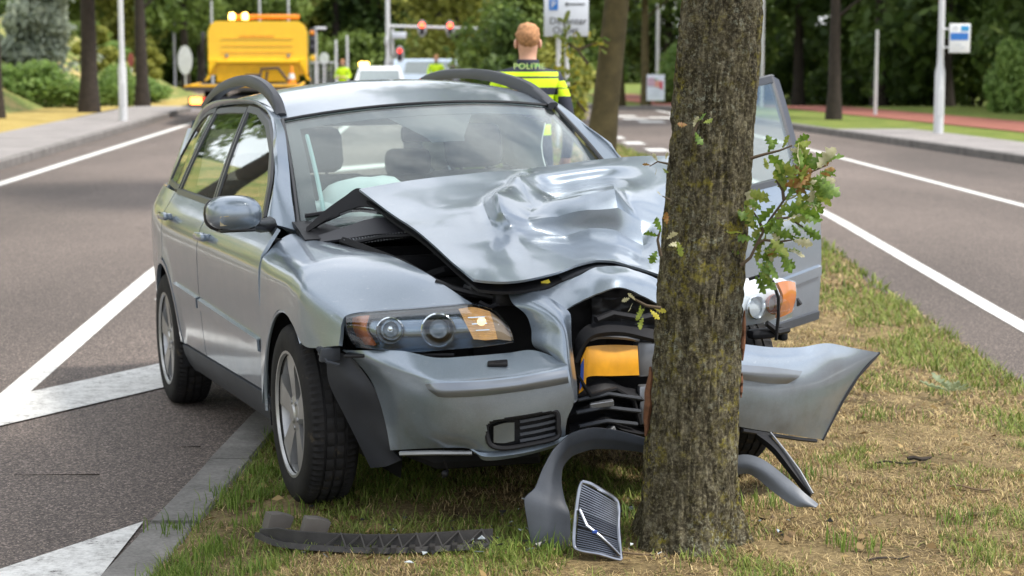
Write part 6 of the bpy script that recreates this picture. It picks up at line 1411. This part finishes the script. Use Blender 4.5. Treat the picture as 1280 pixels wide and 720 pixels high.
# ---- simple cars far behind
def far_car(name, label, x, y, rz, body, glass_m, L=4.3, Wd=1.78, H=1.46, van=False, cat='car'):
    o = empty(name, (x, y, float(dip(y))), (0, 0, rz)); tag(o, label, cat); h0 = .30; hb = .92
    prof = [(-L / 2, h0), (-L / 2, hb - .05), (-L / 2 + .1, hb + .02), (-L / 2 + (.25 if van else .45), H - .06), (-L / 2 + (.4 if van else .75), H), (L / 2 - (1.1 if van else 1.75), H), (L / 2 - (.75 if van else 1.1), hb + .08), (L / 2 - .15, hb - .12), (L / 2, .65), (L / 2, h0)]
    V = []
    n = len(prof)
    for (t, m) in ((-1, .0), (-.94, .0), (.94, 0), (1, 0)):
        for (a, z) in prof:
            w = Wd / 2 * (1.0 if z <= hb + .03 else .80 + .16 * (H - z) / (H - hb)); V.append((t * w, a * (1 if abs(t) < .95 else .97), z if abs(t) < .95 else z - .03 * (z > .5)))
    F = [tuple(range(n)), tuple(range(4 * n - 1, 3 * n - 1, -1))] + [(q * n + i, q * n + (i + 1) % n, (q + 1) * n + (i + 1) % n, (q + 1) * n + i) for q in range(3) for i in range(n)]
    b = MB(); b.add(V, F); b.build('body', body, o, True, 30)
    a0, z0_, a1, z1_ = prof[2][0], prof[2][1], prof[3][0], prof[3][1]
    ww = Wd / 2 * .80
    obj('rear_window', [(-ww, a0 - .0 - .012 + .05 * 0, z0_ + .05), (ww, a0 - .012, z0_ + .05), (ww * .96, a1 - .02, z1_ - .03), (-ww * .96, a1 - .02, z1_ - .03)], [(0, 1, 2, 3)], glass_m, o)
    for s in (-1, 1):
        obj('side_window', [(s * (Wd / 2 * .97 + .004), -L / 2 + .6, hb + .06), (s * (Wd / 2 * .97 + .004), L / 2 - 1.35, hb + .06), (s * (Wd / 2 * .83 + .006), L / 2 - 1.85, H - .1), (s * (Wd / 2 * .83 + .006), -L / 2 + .8, H - .1)], [(0, 1, 2, 3)], glass_m, o)
        MB().box((s * Wd * .40, -L / 2 - .005, .80), (.22, .04, .14), .02).build('tail_lamp', plain('tail_lamp_off', (.22, .02, .02), .25), o, True)
        for a in (-L / 2 + .8, L / 2 - .85): MB().lathe([(.18, -.10), (.31, -.10), (.315, .10), (.18, .10)], 20, (s * (Wd / 2 - .1), a, .315), 'x').build('wheel', M_TYRE, o, True)
    return o
wc = far_car('parked_car', 'white car with amber beacon seen above the wreck roof', X_at(474, 67), 67, R(4), M_WHITE, M_CGLASS2)
MB().box((-.55, .1, 1.54), (.36, .2, .14), .05).build('beacon', M_BEACON, wc, True)
far_car('parked_car', 'white van with pale blue flank behind the distant officer', X_at(542, 84), 84, R(-70), plain('van_paleblue', (.55, .66, .80), .35), M_CGLASS2, 4.6, 1.9, 1.62, True, 'van')
far_car('parked_car', 'white car half hidden right of the beacon car', X_at(508, 90), 90, R(20), M_WHITE, M_CGLASS)
far_car('parked_car', 'dark car low behind the left roof rail', X_at(592, 60), 60, R(8), plain('car_dark', (.06, .06, .07), .3), M_CGLASS)
far_car('parked_car', 'silver car glimpsed between officer and roof rail', X_at(620, 72), 72, R(8), plain('car_silver', (.42, .44, .46), .3, .4), M_CGLASS2)
# ---- people
M_SKIN = plain('skin', (.60, .33, .23), .55, var=.1, vs=9); M_HAIR = plain('sandy_hair', (.40, .20, .095), .9, var=.5, vs=60)
M_NAVY = plain('navy_cloth', (.018, .022, .040), .8, var=.2); M_HIVIS = plain('hi_vis_yellow', (.60, .86, .005), .6, var=.06); M_GREENC = plain('green_band', (.10, .26, .07), .7); M_SHOE = plain('boot', (.012, .012, .012), .5)
def mat_jacket():
    m, nt, b, _ = _ntree('banded_jacket'); t = nt.nodes.new('ShaderNodeTexCoord'); sp = nt.nodes.new('ShaderNodeSeparateXYZ'); nt.links.new(t.outputs['Object'], sp.inputs[0])
    ab = nt.nodes.new('ShaderNodeMath'); ab.operation = 'ABSOLUTE'; nt.links.new(sp.outputs[0], ab.inputs[0])
    N, Yl = (.018, .022, .040), (.60, .86, .005)
    def zr(stops):
        o = ramp(nt, sp.outputs[2], []) if False else None
        mr = nt.nodes.new('ShaderNodeMapRange'); mr.inputs[1].default_value = 1.0; mr.inputs[2].default_value = 1.6; nt.links.new(sp.outputs[2], mr.inputs[0])
        r = nt.nodes.new('ShaderNodeValToRGB'); r.color_ramp.interpolation = 'CONSTANT'; e = r.color_ramp.elements
        while len(e) < len(stops): e.new(.5)
        for q, (z, c) in zip(e, stops): q.position = max(0, (z - 1.0) / .6); q.color = (*c, 1)
        nt.links.new(mr.outputs[0], r.inputs[0]); return r.outputs[0]
    body = zr([(1.0, N), (1.06, Yl), (1.13, N), (1.27, Yl), (1.325, N), (1.375, Yl), (1.432, N), (1.446, Yl), (1.474, N)]); arm = zr([(1.0, N), (1.315, Yl), (1.365, N), (1.372, Yl), (1.415, N)])
    gt = nt.nodes.new('ShaderNodeMath'); gt.operation = 'GREATER_THAN'; gt.inputs[1].default_value = .195; nt.links.new(ab.outputs[0], gt.inputs[0])
    nt.links.new(mixc(nt, gt.outputs[0], body, arm), b.inputs['Base Color']); b.inputs['Roughness'].default_value = .7; return m
M_JACKET = mat_jacket()
def person(label, loc, rz, height, arms='down', vest=False, group=None):
    s = height / 1.84; P = {}; vs = []; es = []; rd = []
    def add(key, co, r, par=None):
        P[key] = len(vs); vs.append(Vector(co) * s); rd.append(r if hasattr(r, '__len__') else (r, r))
        if par: es.append((P[par], P[key]))
    add('pelvis', (0, 0, .98), (.165, .12)); add('waist', (0, .0, 1.12), (.165, .115), 'pelvis'); add('chest', (0, .0, 1.30), (.185, .125), 'waist'); add('upper', (0, -.005, 1.45), (.150, .11), 'chest'); add('neck0', (0, 0, 1.56), .072, 'upper'); add('neck1', (0, .012, 1.63), .060, 'neck0')
    add('h0', (0, .022, 1.685), (.076, .088), 'neck1'); add('h1', (0, .022, 1.745), (.080, .100), 'h0'); add('h2', (0, .012, 1.80), (.062, .078), 'h1')
    for q, sx in (('l', -1), ('r', 1)):
        add('sh' + q, (sx * .185, 0, 1.475), .075, 'upper'); add('ua' + q, (sx * .235, .0, 1.36), .066, 'sh' + q)
        if arms == 'fold':
            add('el' + q, (sx * .285, .02, 1.20), .055, 'ua' + q); add('fa' + q, (sx * .20, .20, 1.18), .045, 'el' + q); add('wr' + q, (sx * .09, .27, 1.20), .034, 'fa' + q)
        else:
            add('el' + q, (sx * .275, -.01, 1.19), .055, 'ua' + q); add('fa' + q, (sx * .285, .05, 1.06), .045, 'el' + q); add('wr' + q, (sx * .275, .10, .94), .034, 'fa' + q)
        w = Vector(vs[P['wr' + q]]) / s; dr = (w - Vector(vs[P['fa' + q]]) / s).normalized()
        add('pa' + q, w + dr * .07, (.040, .022), 'wr' + q)
        for i, o in enumerate((-.026, -.009, .009, .026)):
            add('f%d%s' % (i, q), w + dr * (.15 + .012 * (i in (1, 2))) + Vector((0, o, -.012)), .010, 'pa' + q)
        add('th' + q, w + dr * .07 + Vector((-sx * .035, .03, 0)), .012, 'wr' + q)
        add('hip' + q, (sx * .095, 0, .90), .098, 'pelvis'); add('kn' + q, (sx * .11, .01, .52), .066, 'hip' + q); add('an' + q, (sx * .12, -.02, .11), .048, 'kn' + q); add('fo' + q, (sx * .125, .03, .05), .048, 'an' + q); add('to' + q, (sx * .135, .15, .035), .036, 'fo' + q)
    me = bpy.data.meshes.new('p'); me.from_pydata(vs, es, []); o = bpy.data.objects.new('p', me); COL.objects.link(o)
    m = o.modifiers.new('s', 'SKIN'); m.use_smooth_shade = True; o.modifiers.new('u', 'SUBSURF').levels = 3 if arms == 'down' else 2
    for q, r in zip(me.skin_vertices[0].data, rd): q.radius = (r[0] * s, r[1] * s)
    me.skin_vertices[0].data[0].use_root = True; bpy.context.view_layer.update()
    bm_ = bpy.data.meshes.new_from_object(o.evaluated_get(bpy.context.evaluated_depsgraph_get())); bpy.data.objects.remove(o); bpy.data.meshes.remove(me)
    bm_.materials.clear()
    for q in (M_NAVY, M_HIVIS, M_SKIN, M_SHOE, M_GREENC, M_HAIR, M_JACKET): bm_.materials.append(q)
    for p in bm_.polygons:
        c = p.center / s; z = c.z; ax = abs(c.x); k = 0
        if z > 1.60: k = 2
        elif z > 1.565: k = 4
        elif z < .10: k = 3
        elif z > .95: k = 6
        if vest and .98 < z < 1.53: k = 1
        if (arms == 'down' and z < .93 and ax > .22) or (arms == 'fold' and c.y > .24 and 1.1 < z < 1.3): k = 2
        p.material_index = k; p.use_smooth = True
    root = empty('person', loc, (0, 0, rz)); tag(root, label, 'person', group)
    bd = link('body', bm_, root)
    hm = MB().ball((0, 0, 0), 1, 24, 16); V = np.array(hm.v); V *= np.array([.083, .105, .092]) * s * (1 + .16 * (vnoise(V * 7, 3) - .5) + .05 * (V[:, 2] > .4))[:, None]
    V[:, 2] = np.maximum(V[:, 2], (np.where(V[:, 1] > 0, .020, -.070) + .03 * (vnoise(V * 90, 8) - .5)) * s); hm.v = [tuple(p + np.array([0, .008, 1.765]) * s) for p in V]; hm.build('hair', M_HAIR, bd, True, 80)
    fc = MB().ball((0, .112 * s, 1.715 * s), (.013 * s, .02 * s, .02 * s), 8, 6)
    for sx in (-1, 1): fc.ball((sx * .083 * s, .012 * s, 1.715 * s), (.014 * s, .022 * s, .034 * s), 8, 6)
    fc.build('nose_and_ears', M_SKIN, bd, True)
    ey = MB()
    for sx in (-1, 1): ey.ball((sx * .032 * s, .098 * s, 1.735 * s), .010 * s, 8, 6)
    ey.box((0, .104 * s, 1.672 * s), (.045 * s, .008 * s, .006 * s)); ey.build('eyes_and_mouth', plain('dark_features', (.10, .04, .035), .6), bd, True)
    return root, bd, s
o1, b1, s1 = person('uniformed person seen from behind in navy jacket with yellow bands', (X_at(660, 12.4), 12.4, .07), R(4), 1.78)
o1.location.z = .07
put_text('POLITIE', .054, (0, -.122, 1.512), plain('text_yellow', (.55, .72, .25), .6), b1, ext=.004, sx=1.15)
MB().lathe([(.070, 1.53), (.078, 1.545), (.074, 1.60), (.068, 1.61)], 20).xf(lambda p: (p[0], p[1] * .95 + .006, p[2] * s1)).build('collar', M_NAVY, b1, True)
MB().lathe([(.0765, 1.560), (.0775, 1.573)], 20).xf(lambda p: (p[0] * 1.05, p[1] * 1.0 + .006, p[2] * s1)).build('collar_band', M_GREENC, b1, True)
person('distant person in bright yellow vest left of the white car', (X_at(428, 64), 64, float(dip(64))), R(170), 1.70, 'fold', True)
person('distant person in yellow vest in front of the pale van', (X_at(545, 66), 66, float(dip(66))), R(185), 1.86, 'fold', True)
